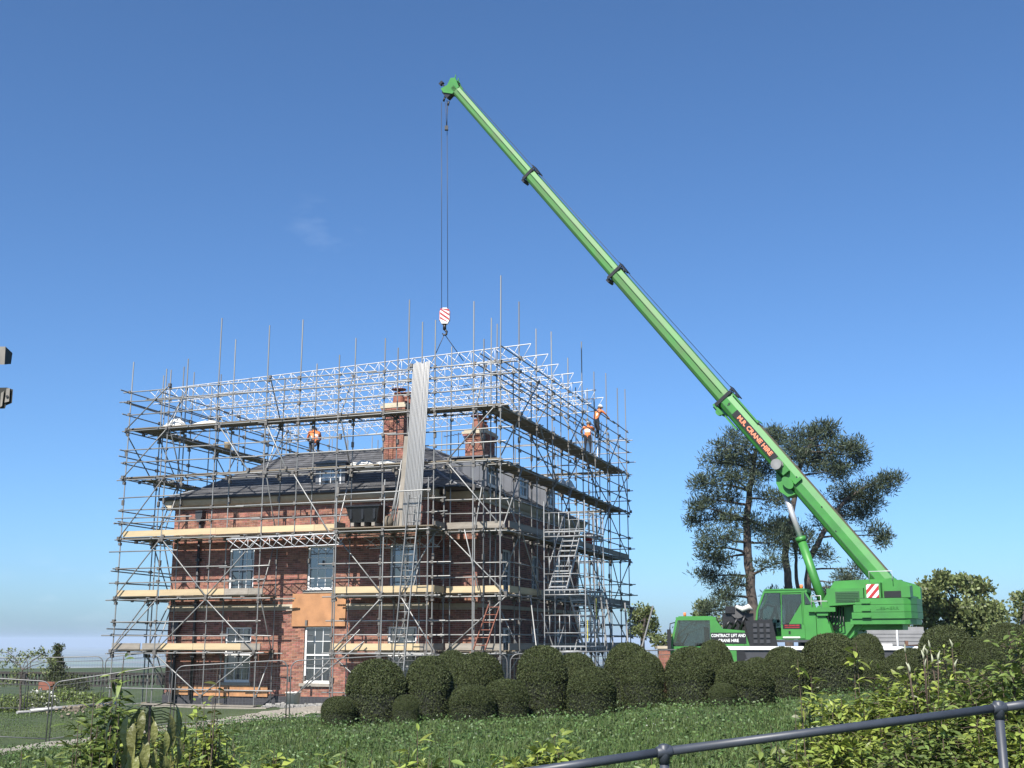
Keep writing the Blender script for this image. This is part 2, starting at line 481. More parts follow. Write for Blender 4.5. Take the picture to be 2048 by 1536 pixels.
def wall_box(): 
    b = MB(HM)
    b.box((WX0+.16, WY+.16, -1.2), (WX1-.16, 15.3, 6.9)); b.box((WX1-.16, WY2+.16, -1.2), (WXR-.16, 15.3, 6.89))
    def slab(a0, a1, holes, fn):
        xs = sorted({a0, a1, *[h[0] for h in holes], *[h[1] for h in holes]}); zs = sorted({-1.2, 6.9, *[h[2] for h in holes], *[h[3] for h in holes]})
        for i in range(len(xs)-1):
            run = None
            for k in range(len(zs)):
                solid = k < len(zs)-1 and not any(h[0] <= xs[i]+1e-4 and h[1] >= xs[i+1]-1e-4 and h[2] <= zs[k]+1e-4 and h[3] >= zs[k+1]-1e-4 for h in holes)
                if solid and run is None: run = zs[k]
                if not solid and run is not None: fn(xs[i], xs[i+1], run, zs[k]); run = None
    slab(WX0+.16, WX1-.16, WIN, lambda a, c, d, e: b.box((a, WY, d), (c, WY+.16, e)))
    b.box((WX0, WY, -1.2), (WX0+.16, 15.3, 6.9)); b.box((WX1-.16, WY, -1.2), (WX1, WY2, 6.9))
    b.box((WX1-.16, WY2, -1.2), (WXR-.16, WY2+.16, 6.89))
    slab(WY2, 15.3, RW, lambda a, c, d, e: b.box((WXR-.16, a, d), (WXR, c, e)))
    return b.build("wall", M['mortar'], house)

WIN = []      # (x0, x1, z0, z1) on the front wall
for cx in (-10.9, -7.55, -4.2):
    WIN.append((cx-.56, cx+.56, .12, 2.12)); WIN.append((cx-.54, cx+.54, 3.45, 5.05))

RW = [(5.0, 6.0, .12, 2.1), (5.0, 6.0, 3.45, 5.05), (8.5, 9.5, .12, 2.1), (8.5, 9.5, 3.45, 5.05), (12., 13., 3.45, 5.05), (12., 13., .12, 2.1)]
wall = wall_box()

def brick_positions(x0, x1, z0, z1, holes):
    out = []; row = 0; z = z0
    while z + .065 <= z1:
        x = x0 + (0 if row % 2 == 0 else -.1125)
        while x < x1:
            a, b = max(x, x0), min(x+.215, x1)
            segs = [(a, b)]
            for hx0, hx1, hz0, hz1 in holes:
                if z+.065 > hz0 and z < hz1:
                    ns = []
                    for s0, s1 in segs:
                        if s1 <= hx0 or s0 >= hx1: ns.append((s0, s1))
                        else:
                            if s0 < hx0-.03: ns.append((s0, hx0))
                            if s1 > hx1+.03: ns.append((hx1, s1))
                    segs = ns
            for s0, s1 in segs:
                if s1-s0 > .035: out.append((s0, s1, z))
            x += .225
        z += .075; row += 1
    return out
holes = [(a, b, c-.0, d) for a, b, c, d in WIN] + [(-14.1, -3.1, 2.78, 2.95)]
bp = brick_positions(WX0, WX1, WBOT, WTOP, holes)
bm_shared = bpy.data.meshes.new("brick")
_b = MB(); _b.box((0, -.007, 0), (.215, .03, .065)); bm_shared.from_pydata(_b.v, [], [f for i, f in enumerate(_b.f) if i != 4]); bm_shared.materials.append(M['brick']); bm_shared.update()
bp.sort(key=lambda q: abs(q[0]+8.6)*1.0 + abs(q[2]-1.2)*1.6 + (5 if q[1]-q[0] < .21 else 0))
single, rest = bp[:300], bp[300:]
for s0, s1, z in single:
    o = link_mesh("brick", bm_shared, house, basis=Matrix.Translation((s0, WY + random.uniform(-.003,.003), z)) @ Matrix.Diagonal(((s1-s0)/.215,1,1,1)))
b = MB(HM)
def brick(b, s0, s1, y, z, ax=0):
    j = random.uniform(-.003, .003)
    if ax == 0: vs = [(s0,y-.007+j,z),(s1,y-.007+j,z),(s1,y-.007+j,z+.065),(s0,y-.007+j,z+.065),(s0,y+.03,z),(s1,y+.03,z),(s1,y+.03,z+.065),(s0,y+.03,z+.065)]
    else: vs = [(y+.007+j,s0,z),(y+.007+j,s1,z),(y+.007+j,s1,z+.065),(y+.007+j,s0,z+.065),(y-.03,s0,z),(y-.03,s1,z),(y-.03,s1,z+.065),(y-.03,s0,z+.065)]
    b.add(vs, [(0,1,2,3),(1,5,6,2),(3,2,6,7),(4,0,3,7),(4,5,1,0)])
for s0, s1, z in rest: brick(b, s0, s1, WY, z)
for s0, s1, z in brick_positions(WX1, WXR, WBOT, WTOP, [(-3.3, -1.6, 2.78, 2.95)]): brick(b, s0, s1, WY2, z)
for s0, s1, z in brick_positions(WY2, 15.5, WBOT, WTOP, RW): brick(b, s0, s1, WXR, z, 1)
for s0, s1, z in brick_positions(WY, WY2-.01, WBOT, WTOP, [(1,3,2.78,2.95)]): brick(b, s0, s1, WX1, z, 1)
tag(b.build("brickwork", M['brick'], house), kind="stuff")

b = MB(HM); b.box((WX0-.05, WY-.045, -1.2), (WX1+.05, WY+.1, WBOT)); b.box((WX1+.05, WY2-.045, -1.2), (WXR+.05, WY2+.1, WBOT)); b.box((WXR-.1, WY2+.1, -1.2), (WXR+.05, 15.5, WBOT))
b.build("plinth", M['plinth'], house)
b = MB(HM)
b.box((WX0-.03, WY-.05, 2.80), (WX1+.05, WY+.05, 2.93)); b.box((WX1+.05, WY2-.05, 2.80), (WXR+.05, WY2+.05, 2.93)); b.box((WXR-.03, WY2+.05, 2.80), (WXR+.05, 15.4, 2.93))
b.build("stone_band", M['stone'], house)

# windows: white frame with bars, panes as sub-parts, stone sill
pane_me = bpy.data.meshes.new("pane")
pane_me.from_pydata([(0,0,0),(1,0,0),(1,0,1),(0,0,1),(0,.006,0),(1,.006,0),(1,.006,1),(0,.006,1)], [], [(0,1,2,3),(7,6,5,4),(0,4,5,1),(1,5,6,2),(2,6,7,3),(3,7,4,0)])
pane_me.materials.append(M['pane']); pane_me.update()
def window(WMx, w, h, parent, cols=3, rows=4, sill=True, reveal=True):
    """built in frame WMx: x across, y inwards, z up from the sill"""
    b = MB(WMx); fw = .07
    b.box((0,.0,0),(fw,.09,h)); b.box((w-fw,.0,0),(w,.09,h)); b.box((fw,.0,h-.06),(w-fw,.09,h)); b.box((fw,.0,0),(w-fw,.09,.09))
    zm = h*.5
    b.box((fw,.015,zm-.028),(w-fw,.08,zm+.028))
    gw = (w-2*fw); zs = []
    half = rows//2
    for (z0, z1, yy) in ((.09, zm-.028, .05), (zm+.028, h-.06, .025)):
        for r in range(1, half): b.box((fw, yy, z0+(z1-z0)*r/half-.011), (w-fw, yy+.03, z0+(z1-z0)*r/half+.011))
        for c in range(1, cols): b.box((fw+gw*c/cols-.011, yy+.002, z0), (fw+gw*c/cols+.011, yy+.028, z1))
        for r in range(half): zs.append((z0+(z1-z0)*r/half, z0+(z1-z0)*(r+1)/half, yy+.012))
    win = b.build("window", M['white'], parent)
    inv = wm(parent).inverted()
    for z0, z1, yy in zs:
        for c in range(cols):
            tilt = Matrix.Rotation(random.uniform(-.012,.012), 4, 'X') @ Matrix.Rotation(random.uniform(-.012,.012), 4, 'Z')
            link_mesh("pane", pane_me, win, basis=inv @ WMx @ Matrix.Translation((fw+gw*c/cols+.008, yy, z0+.008)) @ tilt @ Matrix.Diagonal((gw/cols-.016,1,z1-z0-.016,1)))
    if sill:
        s = MB(WMx); s.box((-.10,-.16,-.11),(w+.10,.09,-.002)); s.build("sill", M['greystone'], win)
    return win
for a, c, d, e in WIN:
    window(HM @ Matrix.Translation((a, WY+.06, d)), c-a, e-d, house)
RWM = Matrix.Rotation(math.pi/2, 4, 'Z')
for a, c, d, e in RW:
    window(HM @ Matrix.Translation((WXR-.06, a, d)) @ RWM, c-a, e-d, house)

# cornice, gutter
b = MB(HM)
def eave_prism(x0, x1, y, prof, along='x'):
    # prof: (outward, z)
    if along == 'x': b.prism([(y-o, z) for o, z in prof], x0, x1, 0)
prof = [(-.05,6.60),(.10,6.60),(.14,6.70),(.22,6.74),(.30,6.84),(.34,6.92),(.34,6.98),(-.05,6.98)]
for (x0, x1, y) in ((WX0-.34, WX1+.34, WY), (WX1+.34, WXR+.34, WY2)):
    b.prism([(y-o, z) for o, z in prof], x0, x1, 0)
b.prism([(WXR+o, z) for o, z in prof], WY2-.33, 15.8, 1)
b.prism([(WX0-o, z) for o, z in reversed(prof)], WY-.33, 15.8, 1)
b.build("cornice", M['stone'], house)
b = MB(HM)
for (x0, x1, y) in ((WX0-.45, WX1+.45, WY-.40), (WX1+.45, WXR+.45, WY2-.40)):
    b.tube([(x0, y, 7.0), (x1, y, 7.0)], .065, 8)
b.tube([(WXR+.40, WY2-.4, 7.0), (WXR+.40, 15.8, 7.0)], .065, 8); b.tube([(WX0-.40, WY-.4, 7.0), (WX0-.40, 15.8, 7.0)], .065, 8)
b.build("gutter", M['darkgrey'], house)

# roof: hipped, slightly flared at the eaves, flat lead top
EX0, EX1, EXR, EY, EY2, EYB = WX0-.36, WX1+.36, WXR+.36, WY-.36, WY2-.36, 15.9
PR = [(0,6.99),(1.0,7.46),(3.45,9.05)]
b = MB(HM)
rings = []
for d, z in PR:
    rings.append([(EX0+d, EY+d, z),(EX1-d*.999, EY+d, z),(EXR-d, EY+d, z),(EXR-d, EYB-d, z),(EX0+d, EYB-d, z)])
# main block and the set-back right end share one ring whose front corner follows the step
rings = [[(EX0+d, EY+d, z),(EXR-d-.55, EY+d, z),(EXR-d, EY2+d, z),(EXR-d, EYB-d, z),(EX0+d, EYB-d, z)] for d, z in PR]
vs = [p for r in rings for p in r]; fs = []
for i in range(2):
    for k in range(5):
        k2 = (k+1) % 5; fs.append((i*5+k, i*5+k2, (i+1)*5+k2, (i+1)*5+k))
fs.append(tuple(10+k for k in range(5)))
b.add(vs, fs)
b.add([(p[0], p[1], p[2]-.02) for p in rings[0]], [(4,3,2,1,0)])
roof = b.build("roof", M['slate'], house)
# slates in courses, joined
b = MB(HM)
def slates(p00, p10, p01, p11, expo=.20, wid=.28):
    p00, p10, p01, p11 = map(Vector, (p00, p10, p01, p11))
    up = (p01-p00).length; n = max(2, int(((p01+p11)/2-(p00+p10)/2).length/expo))
    nrm = (p10-p00).cross(p01-p00).normalized()
    if nrm.z < 0: nrm = -nrm
    for r in range(n):
        t0, t1 = r/n, min(1, (r+1.12)/n)
        L0, R0 = p00.lerp(p01, t0), p10.lerp(p11, t0); L1, R1 = p00.lerp(p01, t1), p10.lerp(p11, t1)
        m = max(1, int((R0-L0).length/wid)); off = .5 if r % 2 else 0
        for k in range(-1, m+1):
            u0, u1 = max(0,(k+off)/m), min(1,(k+off+.985)/m)
            if u1-u0 < .15/m: continue
            j = random.uniform(.010,.018)
            a, c, d, e = L0.lerp(R0,u0)+nrm*(j+.012), L0.lerp(R0,u1)+nrm*(j+.012), L1.lerp(R1,u1)+nrm*.006, L1.lerp(R1,u0)+nrm*.006
            b.add([a, c, d, e, a-nrm*.015, c-nrm*.015], [(0,1,2,3),(4,5,1,0)])
for i in range(2):
    q, w = rings[i], rings[i+1]
    for k in (0, 1, 2): slates(q[k], q[k+1], w[k], w[k+1])
    slates(q[4], q[0], w[4], w[0])
tag(b.build("slates", M['slate'], roof), kind="stuff")
b = MB(HM)
for k in range(5):
    b.tube([Vector(rings[0][k])+Vector((0,0,.02)), Vector(rings[1][k])+Vector((0,0,.02)), Vector(rings[2][k])+Vector((0,0,.02))], .05, 6)
    b.tube([Vector(rings[2][k])+Vector((0,0,.03)), Vector(rings[2][(k+1)%5])+Vector((0,0,.03))], .07, 6)
b.build("lead_rolls", M['lead'], roof)
b = MB(HM); t = rings[2]
b.box((t[0][0]+.1, t[0][1]+.1, 9.06), (t[2][0]-.5, t[3][1]-.1, 9.16)); b.build("lead_flat", M['lead'], roof)
# upper ridge block seen over the right end
b = MB(HM); b.add([(-8.2,6.2,9.0),(-4.95,6.2,9.0),(-4.95,12.2,9.0),(-8.2,12.2,9.0),(-6.6,7.8,9.85),(-6.6,10.6,9.85)], [(0,1,4),(1,2,5,4),(2,3,5),(3,0,4,5),(3,2,1,0)]); b.build("upper_roof", M['slate'], roof)

def chimney(x0, x1, y0, y1, z0, z1, npots):
    b = MB(HM); b.box((x0+.01,y0+.01,z0),(x1-.01,y1-.01,z1-.02))
    ch = b.build("chimney", M['mortar'], roof)
    b = MB(HM)
    for s0, s1, z in brick_positions(x0, x1, z0, z1-.45, []): brick(b, s0, s1, y0, z)
    for s0, s1, z in brick_positions(y0, y1, z0, z1-.45, []): brick(b, s0, s1, x1, z, 1)
    for k, o in enumerate((.03, .06, .09)):
        zz = z1-.44+.075*k
        for s0, s1, z in brick_positions(x0-o, x1+o, zz, zz+.07, []): brick(b, s0, s1, y0-o, z)
        for s0, s1, z in brick_positions(y0-o, y1+o, zz, zz+.07, []): brick(b, s0, s1, x1+o, z, 1)
    for s0, s1, z in brick_positions(x0+.25, x0+.42, z0, z1-.55, []): brick(b, s0, s1, y0-.05, z)
    tag(b.build("chimney_brickwork", M['brick'], ch), kind="stuff")
    b = MB(HM); b.box((x0-.12,y0-.12,z1-.21),(x1+.12,y1+.12,z1-.10)); b.box((x0-.04,y0-.04,z1-.10),(x1+.04,y1+.04,z1+.0))
    b.build("chimney_cap", M['stone'], ch)
    for k in range(npots):
        cy = y0 + (y1-y0)*(k+.5)/npots; cx = (x0+x1)/2
        b = MB(HM)
        b.lathe([(.25,0),(.24,.1),(.22,.35),(.15,.42),(.19,.44),(.19,.5),(.12,.5),(.12,.3)], (cx,cy,z1-.02), 16)
        b.tube([(cx,cy,z1+.5),(cx,cy,z1+.6)], .04, 6); b.disc((cx,cy,z1+.62),(0,0,1),.30,.03,14)
        b.build("chimney_pot", M['pot'], ch)
chimney(-6.2, -5.36, 3.7, 5.4, 7.9, 10.78, 2)
chimney(-4.85, -4.0, 9.0, 10.4, 8.9, 10.55, 2)

def dormer(DM, w, h, depth):
    """frame DM: x across, y inwards, z up"""
    b = MB(DM)
    b.box((-.16,.0,-.05),(-.001,.10,h+.05)); b.box((w+.001,.0,-.05),(w+.16,.10,h+.05)); b.box((-.16,.0,h+.05),(w+.16,.10,h+.14))
    b.box((-.13,.10,-.4),(-.05,depth,h+.05)); b.box((w+.05,.10,-.4),(w+.13,depth,h+.05)); b.box((-.05,.11,-.4),(w+.05,.13,h+.05))
    b.prism([(-.24,h+.14),(w+.24,h+.14),(w+.24,h+.19),(w*.5,h+.26),(-.24,h+.19)], -.10, depth, 1)
    for k in range(5): b.box((-.135,.3+k*.35,-.3),(-.155,.33+k*.35,h+.0)); b.box((w+.135,.3+k*.35,-.3),(w+.155,.33+k*.35,h))
    d = b.build("dormer", M['lead'], roof)
    dormer_window(DM, w, h, d)
    return d
def dormer_window(DM, w, h, d):
    b = MB(DM)
    b.box((0,.0,0),(.06,.08,h)); b.box((w-.06,.0,0),(w,.08,h)); b.box((.06,.0,h-.06),(w-.06,.08,h)); b.box((.06,.0,-.03),(w-.06,.08,.09)); b.box((.06,.02,h/2-.03),(w-.06,.07,h/2+.03)); b.box((w/2-.012,.03,.09),(w/2+.012,.06,h-.06))
    b.box((.06,.084,.05),(w-.06,.095,h-.05))
    b.cur = 1; b.box((.06,.055,.09),(w-.06,.062,h-.06))
    b.build("dormer_window", [M['white'], M['pane']], d)
dormer(HM @ Matrix.Translation((-8.02, 1.95, 7.3)), .92, .78, 2.2)
dormer(HM @ Matrix.Translation((EXR-.75, 4.4, 7.45)) @ RWM, 1.0, .95, 1.75)
dormer(HM @ Matrix.Translation((EXR-.75, 8.2, 7.45)) @ RWM, 1.0, .95, 1.75)
dormer(HM @ Matrix.Translation((EXR-.75, 12., 7.45)) @ RWM, 1.0, .95, 1.75)

# down pipes with hopper heads
for (x, zt) in ((-12.75, 6.5), (-13.55, 2.3)):
    b = MB(HM); b.tube([(x, WY-.12, zt-.3), (x, WY-.12, -.55)], .055, 8); b.prism([(x-.16, zt+.02),(x+.16, zt+.02),(x+.15,zt-.2),(x+.06,zt-.42),(x-.06,zt-.42),(x-.15,zt-.2)], WY-.26, WY-.02, 1)
    for z in (4.6, 2.9, 1.0):
        if z < zt: b.box((x-.09, WY-.17, z), (x+.09, WY-.015, z+.09))
    b.build("down_pipe", M['darkgrey'], house)
# TV aerial beside the rear chimney
b = MB(HM); b.tube([(-5.2,9.1,9.2),(-5.2,9.1,10.45)], .018, 5); b.beam((-5.9,9.1,10.3),(-4.9,9.1,10.42),.02,.02)
for k in range(6): b.beam((-5.8+k*.16,8.9,10.32+k*.015),(-5.8+k*.16,9.3,10.32+k*.015),.012,.012)
b.build("aerial", M['darkgrey'], house)

# boards fixed to the front
def sheet(x0, x1, z0, z1, y, label, m='ply'):
    b = MB(HM); b.box((x0,y-.02,z0),(x1,y,z1))
    return tag(b.build("plywood_sheet", M[m], None), label, "board", "orange plywood sheets on the front wall")
sheet(-8.62, -6.95, 2.14, 3.32, WY-.055, "large orange plywood sheet over the wall above the uncovered ground floor window")
sheet(-6.945, -6.42, 2.14, 3.30, WY-.075, "narrow orange plywood strip at the right of the large sheet above the window")
sheet(-13.6, -12.9, -.36, .02, WY-.06, "short orange plywood offcut at the foot of the wall by the left corner")
sheet(-12.65, -11.15, -.38, .0, WY-.06, "orange plywood strip at the foot of the wall right of the drain pipe")
sheet(-11.1, -9.5, -.38, .0, WY-.075, "orange plywood strip at the foot of the wall under the left windows")
# ------------------------------------------------------------------ scaffold
scaf = empty("scaffold", HM, "tall grey tube scaffold with timber decks wrapped round the red brick house", "scaffold")
HMi = HM.inverted()
tube_me = bpy.data.meshes.new("tube")
_b = MB(); _b.tube([(0,0,0),(0,0,1)], .0242, 7)
tube_me.from_pydata(_b.v, [], _b.f); tube_me.polygons.foreach_set("use_smooth", _b.s); tube_me.materials.append(M['steel']); tube_me.update()
def tube_obj(name, p, q, parent, me=tube_me, thick=1.0, M0=None):
    """p, q in the parent's own frame"""
    p, q = Vector(p), Vector(q); d = q-p
    rot = d.to_track_quat('Z', 'Y').to_matrix().to_4x4()
    return link_mesh(name, me, parent, basis=Matrix.Translation(p) @ rot @ Matrix.Diagonal((thick, thick, d.length, 1)))
R = random.Random(11)
LIFTS = [1.3, 3.25, 5.47, 7.8, 9.7]
FX = [-15.4, -13.55, -11.4, -9.25, -7.9, -6.25, -4.44, -3.47, -2.45, -.97, 0.]
FXTOP = {-15.4:12.35, -13.55:11.9, -11.4:13.8, -9.25:13.3, -7.9:13.4, -6.25:11.9, -4.44:12.4, -3.47:13.75, -2.45:12.9, -.97:13.45, 0.:14.3}
SY = [2.0, 4.1, 6.2, 8.3, 10.4, 12.5, 14.6, 16.7, 18.5]
BX = [-13.6, -11.6, -9.6, -7.6, -5.6, -3.6, -1.8]
IY, IXR, IXL, IYB = .92, -.95, -14.45, 17.55
couplers = []
def coup(p): couplers.append(Vector(p))
stds = []
def standard(x, y, top, bot=None, lean=0):
    bot = -.62 if bot is None else bot
    stds.append((x, y, bot, top))
    tube_obj("standard", (x+R.uniform(-.015,.015), y+R.uniform(-.015,.015), bot), (x+R.uniform(-.06,.06)+lean, y+R.uniform(-.05,.05), top), scaf)
for x in FX:
    lowgap = x in (-7.9,)
    standard(x, 0, FXTOP[x], 5.2 if lowgap else None)
    if x not in (-15.4, 0.):
        standard(x+.12, IY if x < -2.6 else IY+.35, R.uniform(11.4, 13.2), 5.2 if lowgap else None)
standard(-2.45, .95, 7.0); standard(-.30, .95, 7.2); standard(-1.3, .95, 6.2)
RTOP = [13.9, 13.4, 13.8, 13.2, 14.4, 13.5, 13.9, 13.6, 13.9]
for y, t in zip(SY, RTOP):
    standard(0, y, t, -.5); standard(IXR, y+.1, R.uniform(11.6, 13.4), -.5)
    standard(-15.4, y, R.uniform(11.9, 13.2), -.8); standard(IXL, y+.1, R.uniform(11.5, 12.6), -.8)
for x in BX:
    standard(x, 18.5, R.uniform(11.6, 13.4)); standard(x+.1, IYB, R.uniform(11.2, 12.4))
standard(IXR, IY, 12.3); standard(IXL, IY, 12.2)

def run(axis, c, z, a, b, name="ledger", stick=.45, dz=0., jit=.03, start=None, stop=None):
    """one line of tubes along an axis, made of pieces that lap past each other"""
    p = a - R.uniform(.05, stick) if start is None else start
    end = b + R.uniform(.05, stick) if stop is None else stop
    while p < end - .3:
        L = min(R.choice([4.9, 6.4, 6.4, 5.5]), end - p)
        if end - p - L < .8: L = end - p
        off = R.choice([-.055, .055])*.0 + R.uniform(-.012, .012)
        z0, z1 = z + R.uniform(-jit, jit), z + R.uniform(-jit, jit)
        if axis == 'x': P0, P1 = (p, c+off, z0), (p+L, c+off, z1)
        else: P0, P1 = (c+off, p, z0), (c+off, p+L, z1)
        tube_obj(name, P0, P1, scaf)
        p += L - .35 if p + L < end - .01 else L
def coup_row(axis, c, z, cs):
    for t in cs: coup((t, c, z) if axis == 'x' else (c, t, z))
OFF = .052
for i, z in enumerate(LIFTS):
    zl = z - .12
    low = i < 2
    spans = [(-15.4, -9.15), (-6.35, -2.3)] if low else [(-15.4, 0.)]
    if i == 2: spans = [(-15.4, -2.3)]
    for a, b in spans:
        xs = [x for x in FX if a-.1 <= x <= b+.1]
        run('x', -OFF, zl, a, b); run('x', IY+OFF, zl, a+.9 if a < -15 else a, b); coup_row('x', -.03, zl, xs); coup_row('x', IY+.03, zl, xs)
        for h in (.52, 1.02):
            run('x', -OFF, z+h, a, b, "guard_rail", .55); coup_row('x', -.03, z+h, xs)
    if i <= 2:
        run('x', .95-OFF, zl, -2.5, -.2); run('x', 1.35, zl, -2.5, -.2)
        for h in (.52, 1.02): run('x', .95-OFF, z+h, -2.5, -.2, "guard_rail"); coup_row('x', .92, z+h, (-2.45,-1.3,-.3))
    for c, ci in ((0., IXR), (-15.4, IXL)):
        s = 1 if c == 0 else -1
        run('y', c+s*OFF, zl, 0 if c < 0 or i > 2 else .95, 18.5); run('y', ci-s*OFF, zl, IY, 18.5); coup_row('y', c+s*.03, zl, SY); coup_row('y', ci, zl, SY)
        for h in (.52, 1.02): run('y', c+s*OFF, z+h, 0 if c < 0 or i > 2 else .95, 18.5, "guard_rail", .4); coup_row('y', c+s*.03, z+h, SY)
    run('x', 18.5+OFF, zl, -15.4, 0); run('x', IYB-OFF, zl, -14.4, -.9); coup_row('x', 18.53, zl, BX)
    for h in (.52, 1.02): run('x', 18.5+OFF, z+h, -15.4, 0, "guard_rail")
# loading bay in front of the middle deck
for x in (-5.75, -4.0, -2.3):
    standard(x, -.80, 7.1)
    for z in (1.2, 3.1, 5.35): tube_obj("transom", (x+.06, -.95, z), (x+.06, .1, z), scaf)
for z in (1.2, 3.1, 5.35, 6.65): run('x', -.85, z, -5.75, -2.3, "ledger", .3); coup_row('x', -.83, z, (-5.75,-4.0,-2.3))
# top lines that carry the roof beams, and extra rails
for z in (11.0, 11.5):
    run('y', OFF, z+.25, -.1, 18.6, stick=.25, jit=.05); run('y', IXR-OFF, z+.22, .7, 18.6, stick=.3, jit=.05)
    run('y', -15.4-OFF, z-.35, -.1, 18.6, stick=.5, jit=.05); run('y', IXL+OFF, z-.3, .7, 18.6, stick=.3, jit=.05)
    coup_row('y', .03, z+.25, SY); coup_row('y', IXR, z+.22, SY); coup_row('y', -15.4, z-.35, SY); coup_row('y', IXL, z-.3, SY)
run('x', -OFF, 11.15, -15.6, .2); run('x', IY+OFF, 11.0, -15.3, .1); run('x', 18.5+OFF, 11.3, -15.4, 0); run('x', IYB, 11.2, -15., 0)
coup_row('x', -.03, 11.15, FX)
run('x', -OFF, -.1, -15.4, -8.6); run('x', -OFF, -.1, -6.4, 0)
for x in (-15.2,): run('x', -OFF, 6.2, -15.6, -12.5, "guard_rail")
# extra single rails at odd heights on the left return and the right face
for z in (2.0, 4.15, 6.1, 8.6): run('y', -15.4-OFF, z, 0, 18.5, jit=.06)
for z in (4.9, 7.0): run('x', -OFF, z, -15.5, -13.2, "guard_rail", .5)

# transoms
for i, z in enumerate(LIFTS):
    zt = z - .065
    x = -15.3
    while x < 0:
        if not (i < 2 and -9.1 < x < -6.4):
            y0 = .75 if (x > -2.45 and i <= 2) else -.14
            tube_obj("transom", (x, y0, zt), (x+R.uniform(-.03,.03), (IY+.2 if y0 < 0 else 1.75), zt+R.uniform(-.01,.01)), scaf)
        x += 1.35
    y = 1.5
    while y < 18.6:
        tube_obj("transom", (.16, y, zt), (IXR-.22, y+R.uniform(-.03,.03), zt), scaf)
        tube_obj("transom", (-15.56, y, zt), (IXL+.25, y+R.uniform(-.03,.03), zt), scaf)
        y += 1.45
    x = -14
    while x < -.5:
        if i in (3, 4): tube_obj("transom", (x, 18.66, zt), (x, IYB-.2, zt), scaf)
        x += 2.2
# braces: long zig-zags on each face and cross braces from outer to inner standards
zl = [-.4] + [z-.12 for z in LIFTS] + [11.3]
def brace(p, q): tube_obj("brace", p, q, scaf); coup(p); coup(q)
for (xa, xb, pat) in ((-15.4, -13.55, 'X'), (-13.45, -11.4, '\\'), (-11.4, -9.3, 'a'), (-6.2, -4.3, 'b'), (-3.6, -2.3, 'a'), (-2.3, -.1, 'b')):
    for k in range(len(zl)-1):
        z0, z1 = zl[k]+.08, zl[k+1]-.02
        y = -.10 if not (xa > -2.4 and k < 3) else .85
        f = (k % 2 == 0) ^ (pat == 'b')
        if pat == 'X':
            if k != 0: brace((xa, y, z0), (xb, y, z1))
        elif pat == '\\' and k < 3: brace((xb, y, z0), (xa, y, z1)) if k != 1 else brace((xa, y, z0), (xb, y, z1))
        elif pat in 'ab' and k < 3: brace((xa, y, z0), (xb, y, z1)) if f else brace((xb, y, z0), (xa, y, z1))
ys = [0.] + SY
for k in range(len(zl)-1):
    for j in range(len(ys)-1):
        z0, z1 = zl[k]+.08, zl[k+1]-.02
        if (j + k) % 3 == 0 and not (k < 3 and ys[j] < .5):
            brace((.11, ys[j], z0), (.11, ys[j+1], z1)) if k % 2 else brace((.11, ys[j+1], z0), (.11, ys[j], z1))
        if (j + k) % 3 == 1:
            brace((-15.51, ys[j], z0), (-15.51, ys[j+1], z1)) if k % 2 else brace((-15.51, ys[j+1], z0), (-15.51, ys[j], z1))
        if j % 2 == 0:
            y = ys[j+1]+.07
            brace((0, y, z0), (IXR, y, z1)) if (k+j//2) % 2 else brace((IXR, y, z0), (0, y, z1))
            brace((-15.4, y, z0), (IXL, y, z1)) if (k+j//2) % 2 else brace((IXL, y, z0), (-15.4, y, z1))
    for j, x in enumerate(FX[1:-1:2]):
        if k > 2 or x < -9.2: brace((x+.07, 0, zl[k]+.1), (x+.07, IY, zl[k+1])) if (j+k) % 2 else brace((x+.07, IY, zl[k]+.1), (x+.07, 0, zl[k+1]))
for k in (3, 4, 5):
    for j, x in enumerate(BX[:-1:2]): brace((x, 18.61, zl[k]), (BX[BX.index(x)+1], 18.61, zl[k+1]))
for p, q in (((-11.2,-.1,9.5),(-9.9,-.1,7.8)), ((-.2,-.1,9.55),(-1.9,-.1,7.8)), ((-1.9,-.1,7.65),(-.1,-.1,5.6)), ((-9.2,-.1,9.5),(-8.3,-.1,7.8)), ((-6.3,-.1,5.2),(-8.0,-.1,7.6))): brace(p, q)
# short spliced tubes and sole ends standing loose
for p, q in (((-3.9,.2,1.2),(-3.1,.4,4.4)), ((-1.0,.6,3.3),(-1.5,.5,5.4)), ((1.1,1.2,-.4),(.25,2.5,3.1)), ((1.0,4.9,-.4),(.2,3.9,2.6)), ((-6.9,-.9,.0),(-5.0,-.35,2.0)), ((-7.3,-.6,-.2),(-4.9,-.2,1.6))):
    tube_obj("raker", p, q, scaf)

# boards
def unit_box(name, m):
    me = bpy.data.meshes.new(name); b = MB(); b.box((0,0,0),(1,1,1)); me.from_pydata(b.v, [], b.f); me.materials.append(m); me.update(); return me
deck_me, toe_me, toeold_me = unit_box("deck_board", M['deck']), unit_box("toe_board", M['toe']), unit_box("toe_board", M['toe_old'])
nb = [0]; restb = MB()
def board(a, b, me=deck_me, name="deck_board"):
    if name == "deck_board":
        nb[0] += 1
        if nb[0] > 300: restb.box(a, b); return
    link_mesh(name, me, scaf, basis=Matrix.Translation(a) @ Matrix.Diagonal((b[0]-a[0], b[1]-a[1], b[2]-a[2], 1)))
def deck(axis, c0, n, z, a, b, w=.225):
    for k in range(n):
        p = a
        while p < b - .05:
            L = min(3.9 if not (k % 2 and p == a) else 2.4, b-p)
            s = R.uniform(0, .06); e = R.uniform(0, .10) if p+L > b-.05 else -.02
            zz = z - .038 + R.uniform(-.006, .006)
            if axis == 'x': board((p-s*(p == a)-.05*(p == a), c0+k*w, zz), (p+L+e, c0+k*w+w-.012, zz+.038))
            else: board((c0+k*w, p-s*(p == a), zz), (c0+k*w+w-.012, p+L+e, zz+.038))
            p += L
